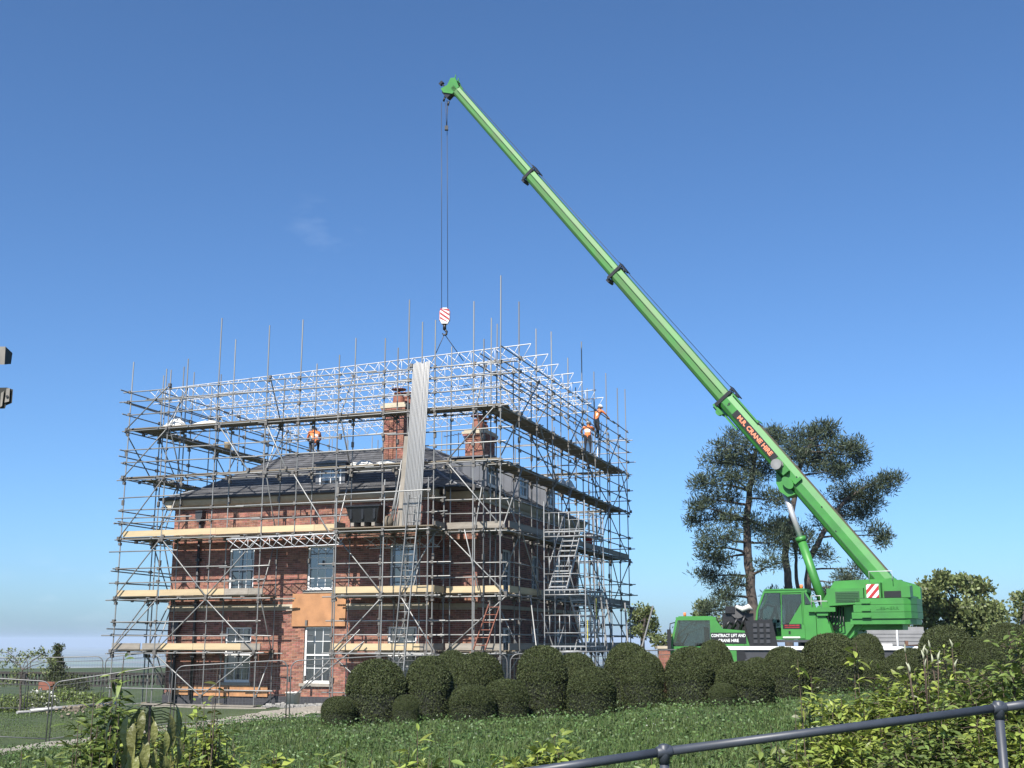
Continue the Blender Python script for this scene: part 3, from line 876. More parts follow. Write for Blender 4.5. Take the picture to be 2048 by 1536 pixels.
for i, z in ((4, 9.7), (3, 7.8), (2, 5.47), (1, 3.25), (0, 1.3)):
    z = LIFTS[i]
    if i < 2: deck('x', .04, 4, z, -15.3, -9.15); deck('x', .04, 4, z, -6.3, -2.4); deck('x', 1.03, 1, z, -13.9, -9.3); deck('x', 1.03, 1, z, -6.2, -3.3)
    elif i == 2: deck('x', .04, 4, z, -15.3, -2.4); deck('x', 1.03, 1, z, -13.9, -3.3)
    elif i == 3: deck('x', .10, 2, z, -15.3, -.1)
    else: deck('x', .04, 4, z, -15.3, 0)
    if i == 2: deck('x', -.88, 4, z, -5.95, -2.15)
    if i <= 2: deck('x', 1.0, 5, z, -2.4, -.2); deck('x', 1.0, 5, z, -3.1, -2.45)
    deck('y', -.93, 4, z, 1.0 if i > 2 else 1.7, 18.5)
for i in (4, 3, 2, 1, 0):
    deck('y', -15.36, 4 if i > 2 else 3, LIFTS[i], 1.0, 18.4)
    if i > 2: deck('x', 17.6, 3, LIFTS[i], -14.3, -1.)
if restb.v:
    restb.M = I4
    me = bpy.data.meshes.new("deck_boards"); me.from_pydata(restb.v, [], restb.f); me.materials.append(M['deck']); me.update()
    tag(link_mesh("deck_boards", me, scaf), kind="stuff")
# toe boards on edge, new yellow ones in front, weathered ones elsewhere
def toe(p, q, z, old=False, h=.225):
    (x0, y0), (x1, y1) = p, q
    d = Vector((x1-x0, y1-y0, 0)); L = d.length
    link_mesh("toe_board", toeold_me if old else toe_me, scaf, basis=Matrix.Translation((x0, y0, z+.01)) @ Matrix.Rotation(math.atan2(d.y, d.x)+R.uniform(-.004,.004), 4, 'Z') @ Matrix.Rotation(R.uniform(-.006,.006), 4, 'Y') @ Matrix.Diagonal((L-.008, .036, h, 1)))
for z, segs in ((1.3, [(-15.45,-14.2,1),(-14.1,-13.3,1),(-13.3,-11.9,0),(-11.9,-9.9,0),(-9.9,-9.1,1),(-6.3,-4.4,0),(-4.4,-2.9,0),(-2.9,-2.42,1)]),
                (3.25, [(-15.4,-13.6,0),(-13.5,-11.6,0),(-11.6,-10.7,0),(-10.7,-9.7,1),(-9.7,-9.1,1),(-6.3,-3.9,0),(-3.9,-2.42,0)]),
                (5.47, [(-15.3,-13.5,0),(-13.5,-11.2,0),(-11.2,-9.4,0),(-9.4,-7.1,0),(-7.1,-6.3,0)])):
    for a, b, old in segs: toe((a, .0+.002*old), (b, .0+.002*old), z, old)
for z, old in ((1.3, 1), (3.25, 0), (5.47, 1)):
    toe((-2.42, .06), (-2.42, .98), z, 1 if old else 0)
    toe((-2.36, .96), (-1.3, .96), z, old); toe((-1.3, .962), (-.22, .962), z, old)
    y = 1.0
    while y < 18.2:
        toe((-.02, y), (-.02, min(y+3.6, 18.5)), z, old or y > 2); y += 3.61
toe((-5.85, -.80), (-5.85, 0), 5.47, 1)
toe((-9.2,.95),(-8.4,1.05),3.02,1,.05); toe((-9.2,.85),(-8.3,.95),3.10,1,.05)
# couplers, joined
cb = MB(HM)
for p in couplers:
    s = R.uniform(.038, .055); o = Vector((R.uniform(-.02,.02), R.uniform(-.02,.02), R.uniform(-.02,.02)))
    cb.box(tuple(p+o-Vector((s, s, s*1.2))), tuple(p+o+Vector((s, s, s*1.2))))
for x, y, b0, t0 in stds:
    for z in LIFTS:
        if b0 < z < t0: cb.box((x-.05, y-.05, z-.30), (x+.05, y+.05, z-.20)); cb.box((x-.045,y-.06,z-.1),(x+.045,y+.06,z-.03))
        if R.random() < .35: cb.box((x-.04, y-.04, z-1.1), (x+.04, y+.04, z-.9))
tag(cb.build("couplers", M['coupler'], scaf), kind="stuff")
b = MB(HM)
for x, y, b0, t0 in stds:
    if b0 < 0: b.box((x-.12, y-.12, b0-.05), (x+.12, y+.12, b0-.01))
tag(b.build("sole_plates", M['deck'], scaf), kind="stuff")

# lattice beams
M['alutower'] = mat('worn_aluminium', (.50,.51,.52), .45, .3, .3, 5.)
alu_me = tube_me.copy(); alu_me.name = "alu_tube"; alu_me.materials.clear(); alu_me.materials.append(M['alu'])
def lattice(name, F, L, depth, label, group, step=.72, twin=0.):
    """frame F: x along, z up, origin at the bottom left end"""
    root = empty(name, F, label, "lattice beam", group)
    tube_obj("upper_chord", (0,0,depth), (L,0,depth), root, alu_me, .85); tube_obj("lower_chord", (step*.5,0,0), (L-step*.5,0,0), root, alu_me, .85)
    n = int(L/step); st = L/n
    for k in range(n):
        x0 = k*st
        if x0+st*1.36 < L: tube_obj("diagonal", (x0,.02,depth), (x0+st*1.36,.02,0), root, alu_me, .66)
        tube_obj("diagonal", (x0+st*.22,-.02,0), (x0+st,-.02,depth), root, alu_me, .48)
        if k and k % 2 == 0: tube_obj("post", (x0,0,0), (x0,0,depth), root, alu_me, .5)
    return root
ORD = ["foremost of the seven, highest in the picture", "second from the front of the seven", "third from the front of the seven", "fourth of the seven, in the middle", "third from the back of the seven", "second from the back of the seven", "rearmost of the seven, lowest in the picture"]
slope = math.atan2(.62, 16.5)
for i in range(7):
    F = HM @ Matrix.Translation((-16.0 + (.12 if i % 2 else 0), 2.0+1.72*i, 11.05)) @ Matrix.Rotation(-slope, 4, 'Y')
    lattice("roof_beam", F, 16.5, .58, "white lattice roof beam, " + ORD[i], "lattice beams across the scaffold top", .46)
F = HM @ Matrix.Translation((-10.6, -.16, 4.86)) @ Matrix.Rotation(-math.atan2(.10, 4.9), 4, 'Y')
lattice("lattice_beam", F, 4.95, .40, "short silver lattice beam under the long yellow board bridging the gap", None, .45)
F = HM @ Matrix.Translation((-5.6, 1.0, 4.88))
lattice("lattice_beam", F, 3.2, .40, "silver lattice beam in the shade under the deck with the black tub", None, .45)

# ------------------------------------------------------------------ things on and beside the scaffold
# bundle of long pale tubes stood upright against the scaffold
sheet_me = tube_me.copy(); sheet_me.name = "pale_tube"; sheet_me.materials.clear(); sheet_me.materials.append(M['sheet'])
for k in range(13):
    x0 = -3.42 + k*.0545; x1 = -3.22 + k*.0505
    o = tube_obj("scaffold_tube", HM @ Vector((x0, -.48+R.uniform(-.006,.006), 5.51)), HM @ Vector((x1, -.20+R.uniform(-.006,.006), 11.32+R.uniform(-.06,.05))), None, sheet_me, 1.03)
    tag(o, "long pale tube in the tight upright bundle leaning in front of the chimney", "scaffold tube", "pale tubes in the upright bundle")
for k in range(5):
    x0 = -3.98 + k*.085; x1 = -3.72 + k*.062
    o = tube_obj("timber_pole", HM @ Vector((x0, -.35, 5.5)), HM @ Vector((x1, -.12, 7.4+R.uniform(-.1,.5))), None, tube_me, 1.2)
    tag(o, "thin grey pole, " + ["leftmost","second","middle","fourth","rightmost"][k] + " of the five leaning left of the upright tube bundle", "pole", "poles leaning left of the tube bundle")
for x, zt, lab in ((-3.56, 8.7, "tall weathered plank standing upright just left of the pale tube bundle"), (-3.52, 8.3, "shorter weathered plank standing behind the tall one left of the tube bundle")):
    b = MB(HM); b.beam((x-.05, -.33, 5.5), (x+.07, -.10 + (.06 if zt < 8.5 else 0), zt), .05, .16, (1,0,0)); tag(b.build("plank", M['toe_old']), lab, "plank", "planks stood beside the tube bundle")

# black mortar tub on blocks
TB = HM @ Matrix.Translation((-4.80, -.36, 5.56))
t = empty("mortar_tub", TB, "big black plastic mortar tub standing on the middle deck left of the tube bundle", "tub")
b = MB(TB)
def taper(b, w0, d0, w1, d1, z0, z1, flip=False):
    v = [(-w0,-d0,z0),(w0,-d0,z0),(w0,d0,z0),(-w0,d0,z0),(-w1,-d1,z1),(w1,-d1,z1),(w1,d1,z1),(-w1,d1,z1)]
    f = [(0,3,2,1),(0,1,5,4),(1,2,6,5),(2,3,7,6),(3,0,4,7)]
    if flip: f = [tuple(reversed(q)) for q in f]
    b.add(v, f)
taper(b, .50, .36, .64, .46, .08, .62); taper(b, .47, .33, .60, .43, .12, .62, True)
for k in (-.45, 0, .45): b.box((k-.04, -.445, .2), (k+.04, -.40, .56))
b.build("shell", M['tub'], t)
b = MB(TB); w, d = .69, .51
b.box((-w,-d,.62),(w,-d+.09,.67)); b.box((-w,d-.09,.62),(w,d,.67)); b.box((-w,-d+.09,.62),(-w+.09,d-.09,.67)); b.box((w-.09,-d+.09,.62),(w,d-.09,.67)); b.build("rim", M['tub'], t)
for k in (-.4, 0., .4):
    b = MB(TB); b.box((k-.06,-.4,-.045),(k+.06,.4,.075)); b.build("foot_block", M['toe_old'], t)
b = MB(HM); b.lathe([(.02,0),(.16,.02),(.20,.2),(.14,.36),(.06,.4)], (-4.02,-.35,5.48), 10)
tag(b.build("sack", M['deck']), "slumped brown sack beside the black mortar tub", "sack")

# sheets and buckets lying on decks
def rumple(name, c, sx, sy, sz, m, label, cat):
    n = 9; vs, fs = [], []
    for i in range(n):
        for j in range(n):
            u, v = i/(n-1)-.5, j/(n-1)-.5
            e = max(0, 1-(2*abs(u))**3)*max(0, 1-(2*abs(v))**3)
            vs.append(tuple(HM @ Vector((c[0]+u*sx, c[1]+v*sy, c[2]+e*sz*R.uniform(.55,1.1)))))
    for i in range(n-1):
        for j in range(n-1): a = i*n+j; fs.append((a, a+n, a+n+1, a+1))
    me = bpy.data.meshes.new(name); me.from_pydata(vs, [], fs); me.materials.append(m); me.update()
    o = link_mesh(name, me); md = o.modifiers.new("s", 'SOLIDIFY'); md.thickness = .03; md.offset = 1
    return tag(o, label, cat)
rumple("plastic_sheet", (-13.6,.55,9.71), .8, .6, .34, M['cream_bag'], "crumpled white plastic sheet heaped near the left end of the top deck", "plastic sheet")
rumple("plastic_sheet", (-12.1,.5,9.71), 1.0, .6, .16, M['cream_bag'], "flat white plastic sheet on the top deck right of the heaped one", "plastic sheet")
rumple("dust_sheet", (-6.1,1.7,7.92), 1.2, .7, .26, M['cream_bag'], "white dust sheet bundled on boards left of the tall chimney foot", "dust sheet")
rumple("dust_sheet", (-5.1,1.7,7.92), 1.0, .7, .22, M['cream_bag'], "white dust sheet bundled on boards right in front of the tall chimney", "dust sheet")
rumple("plastic_sheet", (-.5,9.6,7.82), .7, 1.2, .42, M['cream_bag'], "white plastic sheet tented on the right hand deck under the workers", "plastic sheet")
b = MB(HM); b.lathe([(.13,0),(.15,.34),(.16,.35),(.16,.38),(.13,.38),(.12,.05)], (-14.9,6.2,9.71), 14); tag(b.build("bucket", M['toe']), "small tan bucket on the left return of the top deck", "bucket")
b = MB(HM); b.lathe([(.21,0),(.26,.44),(.285,.45),(.285,.49),(.25,.49),(.2,.05)], (-7.75,.1,-.62), 16); tag(b.build("bucket", M['cream_bag']), "white bucket on the ground at the foot of the brick wall", "bucket")
b = MB(HM); b.lathe([(.19,0),(.23,.75),(.25,.77),(.25,.82),(.2,.82),(.18,.1)], (-.6,13.2,5.48), 14); tag(b.build("rubble_chute", M['red']), "red rubble chute section standing on the right hand deck", "rubble chute")

def ladder(name, p, q, w, n, m, label, side=(1,0,0), r=.022):
    p, q = Vector(p), Vector(q); s = Vector(side).normalized()*w/2
    root = empty(name, HM @ Matrix.Translation(p), label, "ladder")
    b0 = HM
    for sg in (-1, 1):
        b = MB(HM); b.beam(p+s*sg, q+s*sg, .03, .07, (0,1,0)); b.build("stringer", m, root)
    for k in range(n):
        c = p.lerp(q, (k+.6)/n); b = MB(HM); b.tube([c-s, c+s], r*.75, 6); b.build("rung", m, root)
    return root
ladder("ladder", (-3.22,-1.25,-.6), (-2.78,-.93,6.5), .40, 26, M['steel'], "long silver ladder leaning up to the deck with the tube bundle")
ladder("ladder", (-.95,.55,1.32), (-.48,.80,2.85), .42, 6, M['pot'], "short red brown ladder leaning on the lowest deck at the near corner")
ladder("ladder", (-.15,13.6,9.72), (-.3,14.6,11.6), .38, 7, M['alu'], "short bright ladder beside the two workers on the right hand deck", (0,1,0))

# ------------------------------------------------------------------ aluminium stair tower on the right face
TW = HM @ Matrix.Translation((.38, 3.7, -.5))
tow_me = tube_me.copy(); tow_me.name = 'tower_tube'; tow_me.materials.clear(); tow_me.materials.append(M['alutower'])
tower = empty("stair_tower", TW, "bright aluminium stair tower standing against the right face of the scaffold", "stair tower")
W_, D_, H_ = 1.55, 2.6, 6.25
for x in (0, W_):
    for y in (0, D_*.5, D_): tube_obj("upright", (x, y, 0), (x, y, H_+(.6 if y else .9)), tower, tow_me, .9)
for z in (1.75, 3.75, 5.85):
    b = MB(TW)
    for zz in (0, .16):
        b.tube([(0,0,z+zz),(W_,0,z+zz)], .022, 6); b.tube([(W_,0,z+zz),(W_,D_,z+zz)], .022, 6); b.tube([(0,D_,z+zz),(W_,D_,z+zz)], .022, 6)
    for k in range(9): b.tube([(k*W_/8,0,z),(k*W_/8,0,z+.16)], .014, 5)
    for k in range(12): b.tube([(W_,k*D_/11,z),(W_,k*D_/11,z+.16)], .014, 5)
    b.box((.05,-.02,z+.165),(W_-.05,.5,z+.2)); b.box((.05,D_-.5,z+.165),(W_-.05,D_,z+.2))
    b.build("platform", M['alutower'], tower)
for z in (.55, 2.4, 4.5, 6.1):
    for (p, q) in (((.03,-.03),(W_-.03,-.03)), ((W_+.03,.05),(W_+.03,D_-.05)), ((.03,D_+.03),(W_-.03,D_+.03))):
        b = MB(TW); p, q = Vector((*p, z)), Vector((*q, z))
        for h in (0, .62): b.tube([p+Vector((0,0,h)), q+Vector((0,0,h))], .016, 6)
        for k in range(4): c = p.lerp(q, .12+.25*k); b.tube([c, c+Vector((0,0,.62))], .019 if k % 2 else .013, 6)
        b.build("guard_frame", M['alutower'], tower)
def flight(z0, z1, y0, y1, x0, x1, n):
    for x in (x0, x1):
        b = MB(TW); b.beam((x, y0, z0), (x, y1, z1), .035, .12); b.build("stair_stringer", M['alutower'], tower)
        b = MB(TW); b.tube([(x, y0, z0+.85), (x, y1, z1+.85)], .018, 6); b.build("handrail", M['alutower'], tower)
    for k in range(n):
        t = (k+.5)/n; b = MB(TW); y, z = y0+(y1-y0)*t, z0+(z1-z0)*t
        b.box((x0+.02, y-.11, z-.02), (x1-.02, y+.11, z+.025)); b.build("tread", M['alutower'], tower)
flight(3.95, 5.95, .35, D_-.4, .08, .74, 10)
flight(1.95, 3.85, D_-.4, .35, .82, 1.48, 10)
flight(0.0, 1.85, .35, D_-.4, .08, .74, 9)
for (x, y, z) in ((W_, D_*.5, 2.9), (W_+.02, .02, 2.1)):
    b = MB(TW); b.box((x+.03,y-.03,z),(x+.05,y+.06,z+.75)); b.build("yellow_tag", M['yellow'], tower)
for k, (p, q) in enumerate((((2.5,5.2,-.4),(1.2,8.3,3.9)), ((2.7,5.6,-.4),(1.4,8.4,3.7)), ((2.9,6.4,-.4),(2.0,9.3,3.1)), ((2.6,7.2,-.4),(2.9,10.4,3.0)))):
    o = tube_obj("loose_tube", HM @ Vector(p), HM @ Vector(q), None, tube_me, 1.5)
    tag(o, "long grey tube leaning right of the stair tower, " + ["leftmost of the four", "second from the left of the four", "third from the left, short", "rightmost, leaning the other way"][k], "scaffold tube", "tubes leaning right of the stair tower")

# planks, pipes and rubble on the ground in front of the house
for k in range(7):
    x0 = -13.2 + (k % 2)*.5; L = 4.6 - (k % 3)*.4; y = -1.1 + .24*(k % 3); z = -.66 + .055*(k//3) + gz(*(HM @ Vector((x0+2, y, 0)))[:2]) + .62
    b = MB(HM); b.box((x0, y, z), (x0+L, y+.22, z+.045))
    tag(b.build("plank", M['toe_old']), "weathered plank in the low pile lying before the left front of the house", "plank", "planks piled before the house front")
def ground_pipe(px0, px1, Y0, Y1, py0, r, label, m='alu'):
    a = P(px0, py0, Y0); c = P(px1, py0, Y1)
    b = MB(); b.tube([(a.x, a.y, gz(a.x, a.y)+r+.04), (c.x, c.y, gz(c.x, c.y)+r+.04)], r, 8); return tag(b.build("pipe", M[m]), label, "pipe", "pale pipes on the grass")
ground_pipe(35, 205, 42, 46, 1415, .05, "thin pale pipe lying on the grass behind the left fence, longest of three", 'sheet')
ground_pipe(60, 190, 41.5, 43, 1420, .07, "thicker pale pipe lying on the grass nearest the left fence", 'sheet')
ground_pipe(125, 230, 45, 49, 1405, .09, "grey white pipe lying furthest back on the grass left of the house", 'sheet')

# ------------------------------------------------------------------ temporary mesh fence
def fence_panel(x0, y0, x1, y1, h, label):
    a = Vector((x0, y0, gz(x0, y0))); c = Vector((x1, y1, gz(x1, y1)))
    root = empty("fence_panel", Matrix.Translation(a), label, "fence panel", "temporary mesh fence panels")
    d = (c-a); dn = Vector((d.x, d.y, 0)).normalized(); r = .25
    up = Vector((0,0,1)); a0, c0 = a+dn*.05+up*.03, c-dn*.05+up*.03
    b = MB(); pts = [a0]
    for k in range(5): t = math.pi/2*k/4; pts.append(a0+up*(h-r+r*math.sin(t))+dn*r*(1-math.cos(t)))
    for k in range(5): t = math.pi/2*k/4; pts.append(c0+up*(h-r+r*math.cos(t))-dn*r*(1-math.sin(t)))
    pts.append(c0); b.tube(pts, .019, 7); b.tube([a0+up*.15, c0+up*.15], .017, 6); b.tube([a0+up*h*.92,c0+up*h*.92], .008, 4)
    b.build("frame", M['fence'], root)
    b = MB(); n = int((c0-a0).length/.10)
    for k in range(1, n):
        p = a0.lerp(c0, k/n); hh = h if r < (p-a0).length < (c0-a0).length-r else h-.12
        b.beam(p+up*.15, p+up*hh, .0024, .0024, (1,0,0))
    for k in range(1, 9): b.beam(a0+up*(.15+(h-.3)*k/9), c0+up*(.15+(h-.3)*k/9), .0024, .0024)
    tag(b.build("wire_mesh", M['fence'], root), kind="stuff")
    for p in (a0,): 
        b = MB(); b.M = Matrix.Translation(p) @ Matrix.Rotation(math.atan2(dn.y, dn.x), 4, 'Z'); b.box((-.12,-.32,-.10),(.12,.32,.06)); b.build("foot_block", M['concrete'], root)
near = [(-17.2,35.8),(-13.66,36),(-10.05,36),(-6.65,36.1),(-3.5,36.6),(-.1,37.2),(3.3,37.6),(6.7,38.6)]
NL = ["leftmost, running out of the picture", "left of the sapling with the drooping leaves", "in front of the left house corner", "in front of the uncovered ground floor window", "behind round bushes below the near scaffold corner", "behind the round bushes in front of the stair tower", "right of the stair tower behind the round bushes"]
for k in range(len(near)-1): fence_panel(*near[k], *near[k+1], 1.80, "mesh fence panel, " + NL[k])
far = [(-22.3,46),(-18.4,46),(-15.6,46.2),(-13.1,46.4)]
for k in range(3): fence_panel(*far[k], *far[k+1], 2.0, "far mesh fence panel, " + ["leftmost", "middle one behind the sapling", "rightmost, at the scaffold foot"][k])
# ------------------------------------------------------------------ mobile crane
S0 = Vector((10.3, 39.0, 0))
TIP = P(890, 170, 46)
hv = Vector((TIP.x-S0.x, TIP.y-S0.y, 0)).normalized()
lv = Vector((-hv.y, hv.x, 0))
SM = Matrix(((hv.x, lv.x, 0, S0.x), (hv.y, lv.y, 0, S0.y), (0, 0, 1, 0), (0, 0, 0, 1)))     # x forward along the jib, y to its left (towards the road)
cv = Vector((-.985, .17, 0)).normalized(); cl = Vector((-cv.y, cv.x, 0))
CM = Matrix(((cv.x, cl.x, 0, S0.x), (cv.y, cl.y, 0, S0.y), (0, 0, 1, 0), (0, 0, 0, 1)))
crane = empty("mobile_crane", SM, "green mobile crane parked behind the round bushes with its long jib raised over the house", "crane")
G = M['green']
def cpart(name, mats, fn, F=SM, parent=crane):
    b = MB(F); fn(b); return b.build(name, mats, parent)
def text(body, size, ext, F, m, parent, name="lettering", bold=0.0, stretch=1.0):
    cu = bpy.data.curves.new("txt", 'FONT'); cu.body = body; cu.size = size; cu.extrude = ext; cu.align_x = 'CENTER'; cu.align_y = 'CENTER'; cu.offset = bold
    cu.resolution_u = 2
    ob = bpy.data.objects.new("txt", cu); COL.objects.link(ob)
    dg = bpy.context.evaluated_depsgraph_get(); dg.update()
    me = bpy.data.meshes.new_from_object(ob.evaluated_get(dg))
    bpy.data.objects.remove(ob); bpy.data.curves.remove(cu)
    inv = wm(parent).inverted()
    me.transform(inv @ F @ Matrix.Diagonal((stretch,1,1,1))); me.name = name
    me.materials.clear(); me.materials.append(m)
    o = bpy.data.objects.new(name, me); COL.objects.link(o); o.parent = parent; MATS_OF[o.name] = wm(parent)
    return o
def frame3(o, x, y, z): 
    x, y, z = (Vector(a).normalized() for a in (x, y, z))
    return Matrix(((x.x,y.x,z.x,o[0]),(x.y,y.y,z.y,o[1]),(x.z,y.z,z.z,o[2]),(0,0,0,1)))

# carrier -----------------------------------------------------------
GZ = -.45
cpart("chassis", M['darkgrey'], lambda b: (b.box((3.3,-1.2,.72),(-4.2,1.2,1.33)), b.box((4.9,-1.0,.35),(3.3,1.0,.9))), CM)
cpart("deck_stripe", M['white'], lambda b: b.box((3.45,-1.27,1.345),(-4.25,1.27,1.455)), CM)
def carcab(b):
    b.prism([(5.02,.55),(5.10,1.35),(5.09,1.41),(3.62,1.41),(3.62,2.30),(3.40,2.0),(2.72,1.94),(2.58,1.47),(3.0,1.47),(3.0,.95),(4.0,.95),(4.0,.55)], -1.25, 1.25)
    b.box((4.88,-1.25,2.27),(3.60,1.25,2.37)); b.box((4.80,-1.2,2.371),(3.7,1.2,2.40))
    for l in (-1.22, 1.22):
        b.beam((5.06,l,1.40),(4.86,l,2.28),.07,.08,(0,1,0)); b.box((3.80,l-.03,1.40),(3.62,l+.03,2.28)); b.box((5.05,l-.028,1.411),(3.8,l+.028,1.45))
cabp = cpart("driver_cab", G, carcab, CM)
cpart("side_window", M['clear'], lambda b: b.prism([(5.02,1.45),(4.84,2.27),(3.80,2.27),(3.80,1.45)], 1.225, 1.231), CM, cabp)
cpart("side_window", M['clear'], lambda b: b.prism([(5.02,1.45),(4.84,2.27),(3.80,2.27),(3.80,1.45)], -1.231, -1.225), CM, cabp)
cpart("windscreen", M['clear'], lambda b: b.add([(5.085,-1.17,1.42),(5.085,1.17,1.42),(4.88,1.17,2.27),(4.88,-1.17,2.27)], [(0,1,2,3)]), CM, cabp)
cpart("seat", M['black'], lambda b: (b.box((4.3,.3,1.1),(3.95,.9,1.55)), b.box((4.0,.3,1.5),(3.85,.9,2.05)), b.box((4.3,-.9,1.1),(3.95,-.3,1.55)), b.box((4.0,-.9,1.5),(3.85,-.3,2.0)), b.box((5.0,-1.1,1.411),(4.7,1.1,1.56))), CM, cabp)
cpart("steering_wheel", M['black'], lambda b: b.disc((4.62,.6,1.66),(.9,0,.5),.23,.03,18), CM, cabp)
cpart("mirror", M['black'], lambda b: (b.tube([(4.92,1.25,2.2),(5.06,1.42,2.16),(5.08,1.46,1.9)], .018, 6), b.box((5.04,1.38,1.30),(5.16,1.56,1.98))), CM, cabp)
cpart("lamp_cluster", [M['black'], M['orange'], M['red']], lambda b: (b.box((4.7,1.252,1.12),(3.85,1.264,1.34)), setattr(b,'cur',1), b.box((4.62,1.264,1.16),(4.5,1.27,1.3)), b.box((4.3,1.264,1.2),(4.2,1.27,1.28)), setattr(b,'cur',2), b.box((4.1,1.264,1.2),(4.0,1.27,1.28))), CM, cabp)
sg = cpart("sign", M['black'], lambda b: b.box((3.79,1.252,1.54),(2.68,1.266,1.88)), CM, cabp)
tf = lambda c, F=CM, X=(-1,0,0), Z=(0,1,0): F @ frame3(c, X, (0,0,1) if abs(X[2]) < .01 else Vector(Z).cross(Vector(X)), Z)
text("CONTRACT LIFT AND", .135, .003, tf((3.235,1.268,1.785)), M['white'], sg, bold=.003, stretch=.80)
text("CRANE HIRE", .135, .003, tf((3.235,1.268,1.63)), M['white'], sg, bold=.003, stretch=.85)
cpart("exhaust_stack", M['black'], lambda b: (b.tube([(2.15,.5,1.9),(2.15,.5,2.6),(1.95,.5,2.78),(1.7,.5,2.7),(1.62,.5,2.2)], .05, 8),), CM)
def eng(b):
    b.box((3.35,-1.1,1.46),(2.0,.95,1.95)); b.prism([(2.55,1.46),(2.70,2.25),(1.85,2.3),(1.7,1.46)], .6, 1.15)
    for k in range(5): b.tube([(3.35-.25*k,.9,1.98),(3.2-.25*k,.95,2.22+.08*(k%3)),(3.0-.25*k,.7,2.1)], .06, 6)
    b.box((3.4,-.8,1.95),(2.4,.5,2.5)); b.disc((2.9,.3,2.5),(0,1,.2),.22,.5,12); b.box((3.3,.2,2.5),(3.0,.6,2.72))
cpart("engine_gear", M['black'], eng, CM)
for k in range(3):
    for j in range(4): cpart("grille_cell", M['darkgrey'], lambda b: b.box((2.45-.2*k,1.16,1.55+.17*j),(2.33-.2*k,1.185,1.66+.17*j)), CM)
cpart("rag", M['cream_bag'], lambda b: b.tube([(2.95,.6,2.72),(2.75,.66,2.62),(2.55,.66,2.70),(2.42,.62,2.60)], [.05,.09,.10,.03], 7), CM)
cpart("step", M['red'], lambda b: b.box((.55,1.0,1.47),(.15,1.3,1.55)), CM)
for fx in (3.35, 1.7, -1.2, -2.8):
    for s in (-1, 1):
        w = cpart("wheel", M['tyre'], lambda b: b.tube([(fx, s*.88, .18),(fx, s*.92, .18),(fx, s*1.2, .18),(fx, s*1.25, .18)], [.56,.63,.63,.56], 24), CM)
        def tread(b):
            for k in range(26):
                a = 2*math.pi*k/26; c, sn = math.cos(a)*.635, math.sin(a)*.635
                b.beam((fx+c, s*.90, .18+sn), (fx+math.cos(a+.1)*.635, s*1.23, .18+math.sin(a+.1)*.635), .07, .03, (c, 0, sn))
        cpart("tyre_tread", M['tyre'], tread, CM, w)
        cpart("rim", M['alu'], lambda b: b.disc((fx, s*1.2, .18), (0,1,0), .33, .12, 18), CM, w)
for fx in (2.6, -3.9):
    for s in (-1, 1):
        cpart("outrigger", M['darkgrey'], lambda b: (b.box((fx-.15,0,.8),(fx+.15,s*2.1,1.05)), b.tube([(fx,s*2.1,1.1),(fx,s*2.1,-.4)], .09, 10), b.disc((fx,s*2.1,-.42),(0,0,1),.32,.06,16)), CM)

# superstructure ----------------------------------------------------
cpart("turntable", M['darkgrey'], lambda b: (b.lathe([(.85,0),(.95,.05),(.95,.2),(.85,.25)], (0,0,1.46), 28),))
cpart("slew_frame", G, lambda b: (b.prism([(1.0,1.70),(.9,2.0),(.1,2.75),(-.4,3.5),(-2.3,3.55),(-2.6,3.0),(-1.2,2.1),(-.8,1.70)], .45, .62), b.prism([(1.0,1.70),(.9,2.0),(.1,2.75),(-.4,3.5),(-2.3,3.55),(-2.6,3.0),(-1.2,2.1),(-.8,1.70)], -.62, -.45), b.box((1.2,-1.0,1.71),(-1.0,.45,1.95)), b.box((-.9,-.45,1.96),(-2.4,.45,2.6)), b.prism([(.35,1.72),(.15,2.72),(-1.45,2.72),(-1.0,2.15),(-.65,1.72)], .62, .75)))
cpart("frame_hole", M['black'], lambda b: (b.disc((-.02,.756,2.35),(0,1,0),.12,.02,18),))
OP = [(1.90,1.66),(2.06,2.05),(1.98,2.6),(1.74,3.16),(.40,3.16),(.13,2.45),(.13,1.66)]
def opcab(b):
    b.prism([(1.88,1.66),(1.93,1.76),(.10,1.76),(.10,1.66)], .72, 1.25)
    b.prism([(.52,1.761),(.52,3.14),(.36,3.14),(.10,2.4),(.10,1.761)], .72, .78); b.prism([(.50,1.761),(.50,2.74),(.20,2.74),(.10,2.4),(.10,1.761)], 1.20, 1.25); b.box((.16,.781,1.761),(.10,1.199,2.5))
    b.box((1.76,.72,3.14),(.34,1.25,3.22)); b.box((1.72,.70,3.221),(.40,1.27,3.262))
    for l in (.75, 1.22):
        for i in range(3): b.beam((OP[i][0],l,OP[i][1]),(OP[i+1][0],l,OP[i+1][1]),.06,.07,(0,1,0))
    b.box((.50,1.2,2.741),(.44,1.25,3.139)); b.beam((.40,1.22,3.14),(.17,1.22,2.74),.05,.06,(0,1,0)); b.box((1.9,.725,1.761),(.6,.775,2.05))
oc = cpart("operator_cab", G, opcab)
cpart("front_pane", M['clear'], lambda b: b.prism([(1.84,1.78),(2.02,2.08),(1.95,2.58),(1.72,3.13),(1.24,3.13),(1.22,1.78)], 1.222, 1.228), SM, oc)
cpart("far_pane", M['clear'], lambda b: b.prism([(2.02,2.08),(1.95,2.58),(1.72,3.13),(.52,3.13),(.52,2.06)], .742, .748), SM, oc)
cpart("front_screen", M['clear'], lambda b: b.add([(2.06,.78,2.05),(2.06,1.19,2.05),(1.98,1.19,2.6),(1.98,.78,2.6),(1.74,1.19,3.15),(1.74,.78,3.15)], [(0,1,2,3),(3,2,4,5)]), SM, oc)
